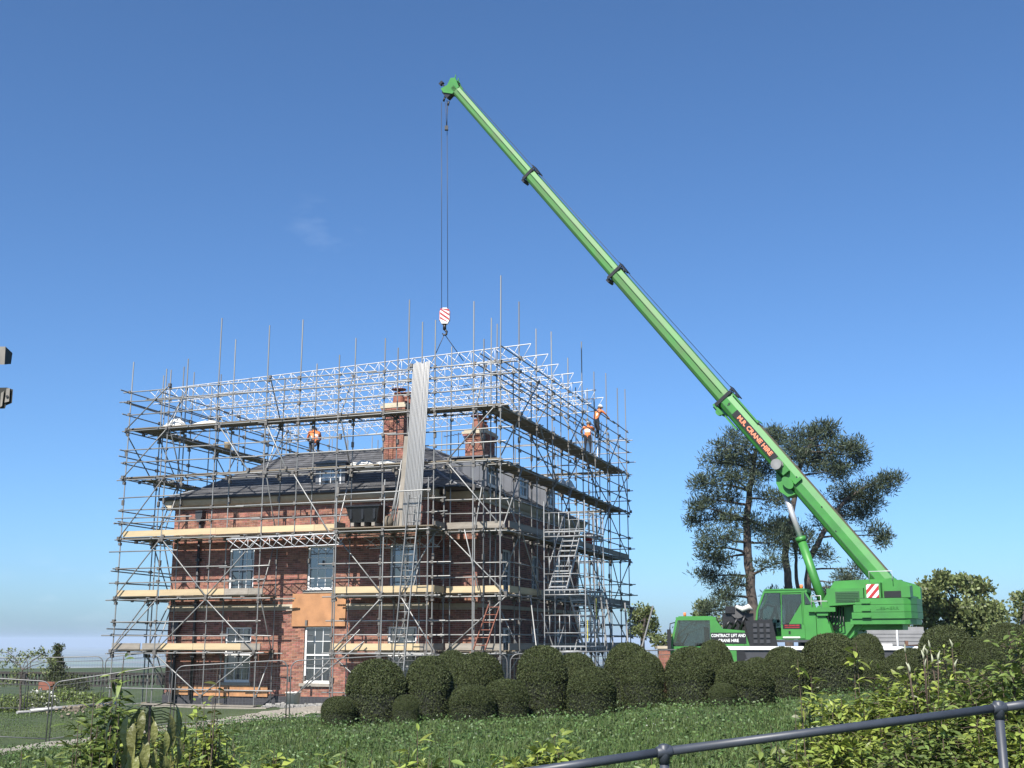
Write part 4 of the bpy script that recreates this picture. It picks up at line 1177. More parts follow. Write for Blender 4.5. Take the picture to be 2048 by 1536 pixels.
def door(b):
    b.box((1.22,1.252,1.70),(.46,1.28,2.14)); b.prism([(.97,2.141),(.53,2.80),(.53,2.141)], 1.253, 1.279)
    for p, q in (((1.19,2.14),(1.17,3.13)), ((1.17,3.10),(.50,3.10)), ((.50,2.14),(.50,3.13))): b.beam((p[0],1.266,p[1]),(q[0],1.266,q[1]),.028,.05,(0,1,0))
dr = cpart("cab_door", G, door, SM, oc)
cpart("door_pane", M['clear'], lambda b: b.prism([(1.16,2.16),(1.15,3.08),(.53,3.08),(.53,2.82),(.98,2.16)], 1.262, 1.268), SM, dr)
cpart("rear_pane", M['clear'], lambda b: b.prism([(.43,2.76),(.43,3.12),(.40,3.12),(.22,2.76)], 1.222, 1.228), SM, oc)
cpart("seat", M['black'], lambda b: (b.box((1.15,.85,1.761),(.75,1.15,2.1)), b.prism([(.82,2.1),(.70,2.8),(.58,2.8),(.66,2.1)], .85, 1.15), b.box((1.75,.85,1.761),(1.5,1.15,2.2)), b.beam((1.65,1.0,2.2),(1.4,1.0,2.75),.05,.09)), SM, oc)
ds = cpart("door_sign", M['black'], lambda b: b.box((1.16,1.281,2.00),(.56,1.291,2.15)), SM, dr)
text("M.R. CRANE HIRE", .062, .002, tf((.86,1.293,2.10), SM), M['red'], ds, bold=.003)
cpart("sign_line", M['red'], lambda b: b.box((1.10,1.291,2.028),(.62,1.294,2.045)), SM, ds)
cpart("door_handle", M['black'], lambda b: b.box((.98,1.281,1.84),(.92,1.30,1.93)), SM, dr)
cpart("cab_step_marks", M['white'], lambda b: b.box((1.17,1.281,1.71),(.62,1.29,1.755)), SM, dr)
cpart("side_body", G, lambda b: (b.prism([(.09,1.68),(.09,2.55),(-.05,2.62),(-.30,2.2),(-.42,1.68)], .76, 1.22), b.box((.30,1.26,2.52),(-.55,1.36,2.66)), b.box((.05,.8,2.40),(-.30,1.3,2.52))))
cpart("hand_rail", M['alu'], lambda b: (b.tube([(.2,1.3,2.66),(.2,1.3,3.02),(-.1,1.3,3.02),(-.1,1.3,2.66)], .016, 6), b.tube([(.2,1.3,2.85),(-.3,1.3,2.85)], .014, 6)))
en = cpart("engine_box", G, lambda b: b.prism([(-.28,3.24),(-1.42,3.24),(-1.42,2.76),(-.28,2.70)], .55, 1.25))
cpart("grille", M['grille'], lambda b: (b.box((-.55,1.252,2.80),(-1.30,1.26,3.14)),), SM, en)
cpart("grille_slats", M['grille'], lambda b: [b.box((-.58,1.261,2.83+.05*k),(-1.27,1.275,2.85+.05*k)) for k in range(6)], SM, en)
ww = cpart("winch_housing", G, lambda b: (b.box((-1.45,-1.15,2.93),(-1.95,1.25,3.40)), b.prism([(-1.95,2.93),(-1.95,3.42),(-2.2,3.55),(-2.62,3.42),(-2.82,3.30),(-2.82,2.93)], .70, .95), b.prism([(-1.95,2.93),(-1.95,3.42),(-2.2,3.55),(-2.62,3.42),(-2.82,3.30),(-2.82,2.93)], -.95, -.70), b.box((-2.55,.95,2.93),(-2.82,1.20,3.28)), b.box((-1.96,-.69,2.93),(-2.75,.69,3.0))))
cpart("winch_drum", M['black'], lambda b: (b.disc((-2.35,.2,3.18),(0,1,0),.22,1.4,18), b.box((-2.0,.80,2.95),(-2.7,1.0,3.14))))
ch = cpart("hazard_plate", M['white'], lambda b: b.box((-1.52,1.252,2.935),(-1.90,1.262,3.35)))
def clip(poly, f):
    out = []
    for i in range(len(poly)):
        p, q = poly[i], poly[(i+1) % len(poly)]; fp, fq = f(p), f(q)
        if fp >= 0: out.append(p)
        if (fp >= 0) != (fq >= 0): t = fp/(fp-fq); out.append((p[0]+(q[0]-p[0])*t, p[1]+(q[1]-p[1])*t))
    return out
def chev(b):
    for k in range(4):
        c = -.40 + k*.245
        pl = [(0,0),(.38,0),(.38,.415),(0,.415)]
        pl = clip(clip(pl, lambda p: p[1]*.9-p[0]-c), lambda p: c+.12-(p[1]*.9-p[0]))
        if len(pl) > 2: b.prism([(-1.52-u, 2.935+v) for u, v in pl], 1.263, 1.268)
cpart("red_stripe", M['red'], chev, SM, ch)
for k, (z0, z1) in enumerate(((2.73,2.915),(2.50,2.72),(2.30,2.49),(2.13,2.29))):
    ins = .05*(k == 3)
    pl = [(-1.15+.06*k, 1.26-ins),(-2.62, 1.26-ins),(-2.80+ins, 1.12),(-2.90+ins, .6),(-2.88+ins, -.5),(-2.72+ins, -1.0),(-2.4, -1.26+ins),(-1.15+.06*k, -1.26+ins)]
    w = cpart("counterweight_slab", G, lambda b: b.prism(pl, z0, z1, 2))
    if k == 1: text("LIEBHERR", .13, .014, tf((-2.12,1.263,2.61), SM), G, w, "raised_letters", stretch=1.25)
    if k in (0, 1, 2): cpart("lifting_lug", G, lambda b: b.box((-1.35,1.26,z0+.03),(-1.62,1.31,z0+.09)), SM, w)
cpart("walkway", M['darkgrey'], lambda b: b.box((.1,.78,1.58),(1.9,1.26,1.655)))

# hoses, seams, beacon and small fittings
for k in range(5):
    cpart("hose", M['black'], lambda b: b.tube([(-.35-.08*k,.80,2.68),(-.30-.1*k,.98,2.3-.05*k),(-.1-.06*k,.9,1.95),(.15-.1*k,.7,1.75)], .022, 6))
cpart("beacon", M['orange'], lambda b: (b.tube([(.6,.9,3.26),(.6,.9,3.40)], .05, 10),))
cpart("panel_seam", M['black'], lambda b: (b.box((-2.55,1.2505,2.915),(-1.15,1.2535,2.93)),)); cpart("panel_seam", M['black'], lambda b: (b.box((-.28,1.262,2.2),(-.30,1.264,2.5)),))
cpart("hand_rail", M['alu'], lambda b: (b.tube([(-1.6,1.1,3.40),(-1.6,1.1,3.75),(-2.3,1.1,3.75),(-2.3,1.1,3.45)], .014, 6),))
for x in (4.45, 3.1, 2.75): cpart("panel_seam", M['black'], lambda b: b.box((x,1.2505,1.0 if x > 4 else 1.48),(x-.012,1.253,1.40 if x > 4 else 1.52)), CM, cabp)
cpart("door_handle", M['black'], lambda b: b.box((3.78,1.2505,1.30),(3.66,1.275,1.34)), CM, cabp)
cpart("head_lamp", M['white'], lambda b: b.disc((5.07,.85,.95),(1,0,0),.11,.05,14), CM, cabp); cpart("roof_lamp", M['orange'], lambda b: b.tube([(4.6,.9,2.40),(4.6,.9,2.52)], .045, 10), CM, cabp)
cpart("wheel_arch", M['black'], lambda b: b.prism([(4.05,.95),(3.95,1.30),(2.75,1.30),(2.65,.95)], 1.20, 1.24), CM)
for x in (.9, -.2, -2.0): cpart("locker_door", M['darkgrey'], lambda b: (b.box((x,1.201,.80),(x-.85,1.225,1.28)),), CM)
# jib ---------------------------------------------------------------
bd = Vector((16.5, 0, 21.23)).normalized(); bn = Vector((-bd.z, 0, bd.x)) * -1      # bn: lower side normal
bu = Vector((-bd.z, 0, bd.x)); foot = Vector((-2.0, 0, 3.27))
BM = SM @ frame3(foot, bd, (0,1,0), bu)      # x along the jib, y left, z = upper side
BM = SM @ Matrix(((bd.x,0,bu.x,foot.x),(bd.y,1,bu.y,foot.y),(bd.z,0,bu.z,foot.z),(0,0,0,1)))
def section(name, a, b_, w, ht, m):
    def fn(b):
        pr = [(-w/2,ht*.18),(-w/2,-ht*.24),(-w*.36,-ht*.42),(-w*.15,-ht*.5),(w*.15,-ht*.5),(w*.36,-ht*.42),(w/2,-ht*.24),(w/2,ht*.18),(w*.40,ht*.5),(-w*.40,ht*.5)]
        b.prism(pr, a, b_, 0)
    return cpart(name, m, fn, BM)
bs = section("jib_base_section", .0, 8.45, .56, .62, G)
s2 = section("jib_section", 8.2, 15.1, .48, .53, M['greenweath'])
s3 = section("jib_section", 14.8, 21.0, .44, .48, M['greenweath'])
s4 = section("jib_section", 20.7, 26.75, .36, .40, M['greenweath'])
cpart("jib_top_plate", M['rust'], lambda b: b.box((.4,-.22,.311),(8.3,.22,.325)), BM, bs)
cpart("rubbing_strip", M['grille'], lambda b: (b.box((.2,.281,-.14),(8.4,.290,-.12)),), BM, bs)
for (sx, x0, x1, w, ht, o) in ((s2,8.6,15.0,.48,.53,'x'),(s3,15.2,20.9,.44,.48,'x'),(s4,21.1,26.4,.36,.40,'x')):
    cpart("cable", M['black'], lambda b: (b.tube([(x0,w*.5+.01,ht*.13),(x1,w*.5+.01,ht*.13)], .010, 5),), BM, sx)
for (x, w, ht, sec) in ((8.45,.62,.68,bs),(15.05,.54,.59,s2),(20.95,.49,.53,s3)):
    def coll(b):
        b.box((x-.10,-w/2,-ht*.52),(x+.02,-w/2+.05,ht*.48)); b.box((x-.10,w/2-.05,-ht*.52),(x+.02,w/2,ht*.48)); b.box((x-.10,-w/2+.051,ht*.46),(x+.02,w/2-.051,ht*.50)); b.box((x-.10,-w/2+.051,-ht*.56),(x+.02,w/2-.051,-ht*.50))
        b.beam((x-.35,.0,ht*.62),(x+.15,.0,ht*.66),w*.7,.03); 
        for s in (-.3,0,.3): b.box((x-.25,s*w-.02,ht*.5),(x-.2,s*w+.02,ht*.64)); b.box((x+.02,s*w-.02,ht*.5),(x+.07,s*w+.02,ht*.64))
        b.box((x-.16,-.2,-ht*.72),(x+.0,.2,-ht*.56))
    cpart("collar", M['black'], coll, BM, sec)
BMs = BM @ Matrix.Diagonal((1,.63,.63,1))
cpart("nose_bracket", G, lambda b: (b.box((8.0,-.42,-.70),(8.5,.42,-.56)), b.disc((8.15,.3,-.75),(0,1,0),.12,.2,12), b.box((7.3,-.1,-.66),(8.0,.1,-.56)), b.box((6.9,.44,.52),(8.3,.47,.60)), b.box((6.9,-.30,.60),(7.0,.44,.63))), BMs, bs)
for (x, z) in ((3.3,.16),(2.4,-.12),(4.6,.2)):
    cpart("bolt", M['black'], lambda b: b.disc((x,.445,z),(0,1,0),.035,.02,10), BMs, bs)
# name board along the base section, read downhill
nb_ = cpart("name_board", M['black'], lambda b: b.box((7.75,.281,-.155),(5.55,.290,.115)), BM, bs)
text("M.R. CRANE HIRE", .215, .004, BM @ frame3((6.64,.292,-.02), (-1,0,0), (0,0,1), (0,1,0)), M['orange_txt'], nb_, bold=.008, stretch=1.08)
text("9", .18, .003, BM @ frame3((8.1,.283,.0), (-1,0,0), (0,0,1), (0,1,0)), M['black'], bs, bold=.006)
dm = cpart("rope_drum", M['steel'], lambda b: [b.disc((5.30,.38+.12*k,-.07),(0,1,0),.18,.045,20) for k in range(3)] + [b.disc((5.30,.46,-.07),(0,1,0),.08,.36,12)], BM, bs)
cpart("jib_bracket", G, lambda b: (b.box((4.9,.44,-.25),(5.1,.72,.15)), b.box((4.42,.44,-.1),(4.52,.60,.36)), b.disc((4.62,.55,-.34),(0,1,0),.24,.30,18), b.disc((4.62,-.55,-.34),(0,1,0),.24,.30,18), b.prism([(5.2,-.45),(4.2,-.45),(4.3,-.85),(4.6,-.98),(4.9,-.85)], -.44, .44)), BMs, bs)
# luffing cylinder
pin = BM @ Vector((4.62, 0, -.52)); base = SM @ Vector((.05, 0, 2.5))
mid = base.lerp(pin, .60)
cb_ = cpart("luffing_cylinder", G, lambda b: b.tube([base, mid], .145, 18), I4)
cpart("cylinder_head", G, lambda b: b.tube([base.lerp(pin,.575), base.lerp(pin,.61)], .175, 18), I4, cb_)
cpart("cylinder_rod", M['chrome'], lambda b: b.tube([mid, pin], .095, 16), I4, cb_)
# jib head
BMh = BM @ Matrix.Translation((26.5,0,0)) @ Matrix.Diagonal((.8,.6,.6,1)) @ Matrix.Translation((-26.5,0,0))
hd = cpart("jib_head", G, lambda b: (b.prism([(26.5,.34),(26.5,-.33),(27.0,-.75),(27.3,-.72),(27.15,-.2),(27.3,.30),(27.1,.55)], -.30, -.24), b.prism([(26.5,.34),(26.5,-.33),(27.0,-.75),(27.3,-.72),(27.15,-.2),(27.3,.30),(27.1,.55)], .24, .30), b.box((26.9,-.24,.30),(27.1,.24,.5)), b.beam((27.1,.2,.5),(27.25,.2,.72),.04,.05), b.beam((27.1,-.2,.5),(27.2,-.2,.66),.04,.05)), BMh)
for (x, z) in ((27.05,-.62),(27.0,.12)):
    cpart("pulley", M['black'], lambda b: [b.disc((x,k,z),(0,1,0),.22,.06,16) for k in (-.15,0,.15)], BMh, hd)
cpart("head_gear", M['black'], lambda b: (b.box((26.6,-.22,-.85),(27.1,.22,-.35)), b.box((27.15,-.05,-.5),(27.75,.05,-.42)), b.box((27.6,-.12,-.62),(27.75,.12,-.32)), b.tube([(26.5,0,-.9),(26.35,0,-1.15)], .06, 6), b.tube([(26.9,0,-.9),(26.75,0,-1.2)], .06, 6)), BMh, hd)
HK = P(889.5, 632, 46)
HM2 = Matrix.Translation(HK)
def wire(name, p, q, r=.012, parent=None, m='darkgrey'): 
    b = MB(); b.tube([p, q], r, 6); return b.build(name, M[m], parent)
for (a, dx) in ((P(883,205,46), -.13), (P(894,200,46), .12)):
    wire("hoist_rope", a, HK + Vector((dx, 0, .28)), .013, crane)
lb = P(893, 255, 45.9); wire("limit_chain", P(891,205,45.9), lb, .010, crane); wire("limit_chain", P(896,205,45.9), lb, .010, crane)
b = MB(); b.box(tuple(lb-Vector((.07,.07,.12))), tuple(lb+Vector((.07,.07,.06)))); b.build("limit_weight", M['black'], crane)
wire("roof_rope", BM @ Vector((26.9,0,.26)), BM @ Vector((8.6,0,.42)), .011, crane)

hook = empty("hook_block", HM2, "red and white striped hook block hanging on two ropes above the lattice roof beams", "hook block")
sh = [(-.08,.32),(.08,.32),(.19,.18),(.20,-.18),(.12,-.34),(-.12,-.34),(-.20,-.18),(-.19,.18)]
b = MB(HM2); b.prism(sh, -.11, .11); hb = b.build("cheek_plates", M['white'], hook)
b = MB(HM2)
for k in range(4):
    o = -.30 + k*.19
    pts = [(-.185, o+.16),(-.185, o+.25),(.185, o-.01),(.185, o-.10)]
    pts = [(x, max(-.31, min(.29, z))) for x, z in pts]
    b.prism(pts, -.118, -.111)
b.build("red_stripe", M['red'], hb)
b = MB(HM2); b.disc((0,0,.1),(0,1,0),.21,.10,18); b.box((-.215,-.07,-.2),(.215,.07,.2)); b.build("sheave", M['red'], hook)
b = MB(HM2); b.tube([(0,0,-.34),(0,0,-.58)], .07, 10); b.tube([(0,0,-.56),(.09,0,-.66),(.07,0,-.78),(-.03,0,-.80),(-.09,0,-.72)], [.05,.05,.045,.035,.02], 8); b.build("hook", M['black'], hook)
hp = HK + Vector((0,0,-.76))
for q, lab in ((P(862,728,46.6), "left leg of the lifting sling between the hook and the roof beams"), (P(927,722,46.6), "right leg of the lifting sling between the hook and the roof beams")):
    tag(wire("sling", hp, q, .016), lab, "sling", "sling legs under the hook")

# ------------------------------------------------------------------ people
def person(label, base, yaw, scale, pose, hat=True):
    """pose: dict of joints in metres, x right, y forward, z up"""
    F = Matrix.Translation(base) @ Matrix.Rotation(yaw, 4, 'Z') @ Matrix.Scale(scale, 4)
    root = empty("person", F, label, "person")
    J = dict(pelvis=(0,0,.94), waist=(0,.0,1.08), chest=(0,.02,1.30), neck=(0,.02,1.47), skull=(0,.03,1.58), crown=(0,.03,1.72),
             hipL=(-.10,0,.90), kneeL=(-.11,.03,.49), ankL=(-.11,0,.09), toeL=(-.12,.17,.03), hipR=(.10,0,.90), kneeR=(.11,.03,.49), ankR=(.11,0,.09), toeR=(.12,.17,.03),
             shL=(-.19,.01,1.42), elL=(-.25,.05,1.14), wrL=(-.22,.22,.98), shR=(.19,.01,1.42), elR=(.25,.05,1.14), wrR=(.22,.22,.98))
    J.update(pose)
    rad = dict(pelvis=.145, waist=.13, chest=.155, neck=.062, skull=.085, crown=.075, hipL=.098, kneeL=.062, ankL=.046, toeL=.036, hipR=.098, kneeR=.062, ankR=.046, toeR=.036, shL=.072, elL=.046, wrL=.032, shR=.072, elR=.046, wrR=.032)
    names = list(J); V = [Vector(J[n]) for n in names]; r = [rad[n] for n in names]; kind = []
    ed = [("pelvis","waist"),("waist","chest"),("chest","neck"),("neck","skull"),("skull","crown"),("pelvis","hipL"),("hipL","kneeL"),("kneeL","ankL"),("ankL","toeL"),("pelvis","hipR"),("hipR","kneeR"),("kneeR","ankR"),("ankR","toeR"),("chest","shL"),("shL","elL"),("elL","wrL"),("chest","shR"),("shR","elR"),("elR","wrR")]
    E = [(names.index(a), names.index(c)) for a, c in ed]
    for s in "LR":     # palm, four fingers, thumb
        w = Vector(J["wr"+s]); d = (w-Vector(J["el"+s])).normalized(); side = d.cross(Vector((0,0,1)))
        if side.length < .05: side = Vector((1,0,0))
        side.normalize(); nm = side.cross(d); wi = names.index("wr"+s)
        V.append(w+d*.07); r.append(.034); pi = len(V)-1; E.append((wi, pi)); names.append("palm"+s)
        for k, L in enumerate((.065,.075,.07,.055)):
            o = side*(.026*(k-1.5)); V.append(w+d*(.085+L*.5)+o-nm*.012); r.append(.0095); E.append((pi, len(V)-1)); names.append("f")
            V.append(w+d*(.085+L*.85)+o-nm*.04); r.append(.008); E.append((len(V)-2, len(V)-1)); names.append("f")
        V.append(w+d*.06+side*.055-nm*.02); r.append(.011); E.append((pi, len(V)-1)); names.append("f")
    me = bpy.data.meshes.new("body"); me.from_pydata([tuple(v) for v in V], E, [])
    ob = bpy.data.objects.new("tmp", me); COL.objects.link(ob)
    sk = ob.modifiers.new("skin", 'SKIN'); sk.use_smooth_shade = True
    for i, q in enumerate(me.skin_vertices[0].data): q.radius = (r[i]*1.0, r[i]*.9 if names[i] in ("pelvis","waist","chest") else r[i]); q.use_root = (i == 0)
    sb = ob.modifiers.new("sub", 'SUBSURF'); sb.levels = 1; sb.render_levels = 1
    dg = bpy.context.evaluated_depsgraph_get(); dg.update()
    nm_ = bpy.data.meshes.new_from_object(ob.evaluated_get(dg)); nm_.name = "body"
    bpy.data.objects.remove(ob)
    nm_.materials.clear()
    for m in (M['trouser'], M['orange'], M['skin'], M['white']): nm_.materials.append(m)
    neck, waist = Vector(J["neck"]), Vector(J["waist"])
    def seg(p, a, c):
        a, c = Vector(a), Vector(c); t = max(0, min(1, (p-a).dot(c-a)/(c-a).length_squared)); return (p-a.lerp(c, t)).length
    mi = []
    for poly in nm_.polygons:
        c = poly.center; best, bi = 9, 0
        for a, d in ed:
            dd = seg(c, J[a], J[d]) - .5*(rad[a]+rad[d])
            if dd < best: best, bi = dd, (a, d)
        a, d = bi
        if d[:4] in ("knee","toeL","toeR") or d[:3] in ("ank","hip","toe"): k = 0
        elif d in ("skull","crown"): k = 2
        elif d[:2] == "wr": k = 2
        else: k = 1
        if k == 1:
            t = c - waist
            ax = (Vector(J["chest"])-waist).normalized(); h = t.dot(ax)
            if .06 < h < .11 and d in ("chest","neck","waist"): k = 3
        mi.append(k)
    nm_.polygons.foreach_set("material_index", mi)
    bo = bpy.data.objects.new("body", nm_); COL.objects.link(bo); bo.parent = root; MATS_OF[bo.name] = F
    hc = Vector(J["skull"]); hu = (Vector(J["crown"])-Vector(J["neck"])).normalized(); fwd = Vector((0,1,0)); fwd = (fwd-hu*fwd.dot(hu)).normalized(); sd = fwd.cross(hu)
    HF = F @ Matrix(((sd.x,fwd.x,hu.x,hc.x),(sd.y,fwd.y,hu.y,hc.y),(sd.z,fwd.z,hu.z,hc.z),(0,0,0,1)))
    b = MB(HF); b.cur = 0
    b.add([(-.015,.085,-.01),(.015,.085,-.01),(.0,.085,.03),(.0,.112,-.012)], [(0,1,3),(1,2,3),(2,0,3)]); b.box((-.02,.083,-.05),(.02,.088,-.042))
    b.cur = 1; b.box((-.04,.082,.028),(-.02,.089,.038)); b.box((.02,.082,.028),(.04,.089,.038))
    b.cur = 0; b.box((-.092,-.02,-.02),(-.08,.02,.03)); b.box((.08,-.02,-.02),(.092,.02,.03))
    b.build("face", [M['skin'], M['black']], root)
    b = MB(HF); b.lathe([(.086,-.05),(.09,.0),(.088,.05)], (0,-.012,0), 14); b.build("hair", M['twig'], root)
    if hat:
        b = MB(HF); b.lathe([(.118,.055),(.116,.09),(.10,.135),(.07,.165),(.03,.18),(.005,.182)], (0,0,0), 18); b.lathe([(.122,.05),(.135,.052),(.135,.06),(.115,.066)], (0,.015,0), 18); b.box((-.012,-.1,.15),(.012,.1,.185)); b.build("helmet", M['white'], root)
    return root
yaw_r = A
person("worker in orange with white helmet crouching on the house roof", HM @ Vector((-9.9, 4.9, 9.14)), A+.6, 1.0,
    dict(pelvis=(0,-.1,.52), waist=(0,.0,.64), chest=(0,.16,.84), neck=(0,.27,.97), skull=(0,.36,1.05), crown=(0,.43,1.17), hipL=(-.11,-.08,.50), kneeL=(-.17,.30,.50), ankL=(-.14,.10,.09), toeL=(-.15,.27,.03), hipR=(.11,-.08,.50), kneeR=(.18,.30,.46), ankR=(.14,.02,.09), toeR=(.15,.2,.03), shL=(-.2,.2,.92), elL=(-.27,.34,.68), wrL=(-.15,.50,.55), shR=(.2,.2,.92), elR=(.27,.34,.68), wrR=(.13,.52,.5)))
person("worker in orange top and dark trousers standing on the right hand deck, back turned", HM @ Vector((-.45, 12.9, 9.70)), A+.15, 1.0,
    dict(chest=(0,.10,1.27), neck=(0,.18,1.42), skull=(.02,.24,1.52), crown=(.03,.27,1.65), shL=(-.2,.12,1.38), shR=(.2,.12,1.38), elL=(-.33,.2,1.16), wrL=(-.30,.42,1.12), elR=(.3,.26,1.2), wrR=(.2,.46,1.3)))
person("upper worker in orange vest climbing on the rails above the other worker at right", HM @ Vector((-.35, 14.0, 10.62)), A-.5, 1.0,
    dict(kneeL=(-.13,.22,.55), ankL=(-.12,.05,.20), toeL=(-.12,.22,.15), chest=(.02,.12,1.27), neck=(.03,.2,1.43), skull=(.03,.25,1.53), crown=(.03,.27,1.67), shL=(-.18,.13,1.39), shR=(.22,.13,1.39), elL=(-.2,.34,1.28), wrL=(-.12,.52,1.4), elR=(.3,.3,1.24), wrR=(.28,.5,1.12)))
# ------------------------------------------------------------------ clipped yew domes
def dome_mesh(seed, n=30000):
    g = np.random.default_rng(seed)
    ph = g.uniform(0, 6.28, 8); am = g.uniform(.01, .035, 8)
    def shape(u, t):         # u angle, t 0..1 from top to bottom along the profile
        ang = t*2.05
        r = .5*np.sin(np.minimum(ang, 1.62))**.80; z = np.where(ang < 1.62, .55+.45*np.cos(ang)**1.0, .55+.45*np.cos(1.62)-(ang-1.62)/(2.05-1.62)*.62)
        k = 1 + sum(am[i]*np.sin((i+1)*u*.9+ph[i]+3*t) for i in range(5))
        return r*k*np.cos(u), r*k*np.sin(u), z
    U, T = np.meshgrid(np.linspace(0, 2*np.pi, 33), np.linspace(0.0, 1, 18))
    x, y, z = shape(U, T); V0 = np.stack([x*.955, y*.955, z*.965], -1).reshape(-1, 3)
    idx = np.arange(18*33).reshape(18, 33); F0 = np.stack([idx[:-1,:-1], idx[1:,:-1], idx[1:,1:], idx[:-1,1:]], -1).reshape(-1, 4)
    t = g.beta(1.25, 1.0, n); u = g.uniform(0, 2*np.pi, n)
    x, y, z = shape(u, t); C = np.stack([x, y, z], -1)
    nrm = unit(np.stack([x, y, (z-.45)*.8], -1))
    clump = .013*np.sin(23*x+ph[0])*np.sin(21*y+ph[1])*np.sin(19*z+ph[2]) + g.normal(0, .008, n)
    C = C + nrm*clump[:,None]
    d = unit(nrm*.35 + g.normal(size=(n,3))*.75)
    V1, F1 = leaf_quads(C, .030, .55, normal=nrm*1.15, dirs=d, spread=.2)
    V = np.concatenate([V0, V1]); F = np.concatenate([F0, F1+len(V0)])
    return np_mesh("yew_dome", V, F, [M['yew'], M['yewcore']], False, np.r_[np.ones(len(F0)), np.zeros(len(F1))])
domes = [dome_mesh(40+k) for k in range(4)]
BUSH = [ # px centre, top, base, width, distance, label
 (676,1394,1452,72,25.6,"low clipped yew dome at the far left end of the row"),
 (752,1322,1452,118,26.2,"large broad clipped yew dome at the left end of the row"),
 (812,1391,1444,56,25.5,"tiny clipped yew ball between the two large domes at the left"),
 (858,1315,1444,98,26.4,"tall clipped yew dome, second large one from the left"),
 (903,1304,1420,84,29.5,"yew dome in the back row left of the near scaffold corner"),
 (943,1371,1443,92,25.4,"low wide yew dome in front, left of the near scaffold corner"),
 (955,1308,1425,104,28.5,"yew dome in the back row right under the near scaffold corner"),
 (1012,1360,1440,94,25.9,"low wide yew dome right of the other low one, below the scaffold corner"),
 (1086,1295,1432,112,27.0,"tallest clipped yew dome in front of the stair tower"),
 (1152,1309,1420,96,28.6,"yew dome half hidden right behind the tallest one by the stair tower"),
 (1184,1336,1430,104,26.2,"round yew dome in front of the right foot of the scaffold"),
 (1258,1289,1420,100,29.0,"yew dome in the back row just right of the scaffold foot"),
 (1288,1307,1426,94,26.6,"upright yew dome standing left of the crane cab"),
 (1384,1297,1424,106,26.6,"big yew dome below the crane driver cab"),
 (1432,1284,1410,84,29.0,"yew dome in the back row before the crane sign board"),
 (1447,1367,1416,58,25.6,"small brownish yew ball in front between two big domes"),
 (1492,1325,1418,124,26.2,"wide low yew dome in front of the crane wheel"),
 (1518,1317,1400,66,29.0,"little yew dome peeping over behind the wide low one"),
 (1572,1297,1408,96,27.0,"upright yew dome below the crane operator cab"),
 (1668,1270,1398,116,27.4,"tallest yew dome at right, covering the crane turntable"),
 (1737,1270,1370,72,29.5,"yew dome in the back row under the crane counterweight"),
 (1738,1318,1390,92,27.6,"low yew dome right of the tallest right hand one"),
 (1802,1311,1378,78,27.2,"low yew dome before the grey cabin wall"),
 (1822,1298,1372,84,29.4,"low yew dome behind, by the brown timber rail"),
 (1898,1254,1360,118,27.6,"broad yew dome below the pale leafy tree at right"),
 (1968,1276,1350,80,26.6,"yew dome half lost behind the right hand shrub"),
 (2022,1249,1345,96,28.0,"yew dome at the right edge of the picture"),
]
for k, (px, yt, yb, w, Y, lab) in enumerate(BUSH):
    b0 = P(px, yb, Y); h = (P(px, yt, Y)-b0).z; z0 = min(b0.z, gz(b0.x, b0.y)+.05) - .05; h += b0.z - z0
    wd = w/FPX*Y*.90
    o = link_mesh("yew_dome", domes[k % 4], None, basis=Matrix.Translation((b0.x, b0.y, z0)) @ Matrix.Rotation(k*1.7, 4, 'Z') @ Matrix.Diagonal((wd, wd*(.95+.1*(k % 2)), h, 1)))
    tag(o, lab, "clipped bush", "clipped yew domes in front of the house")

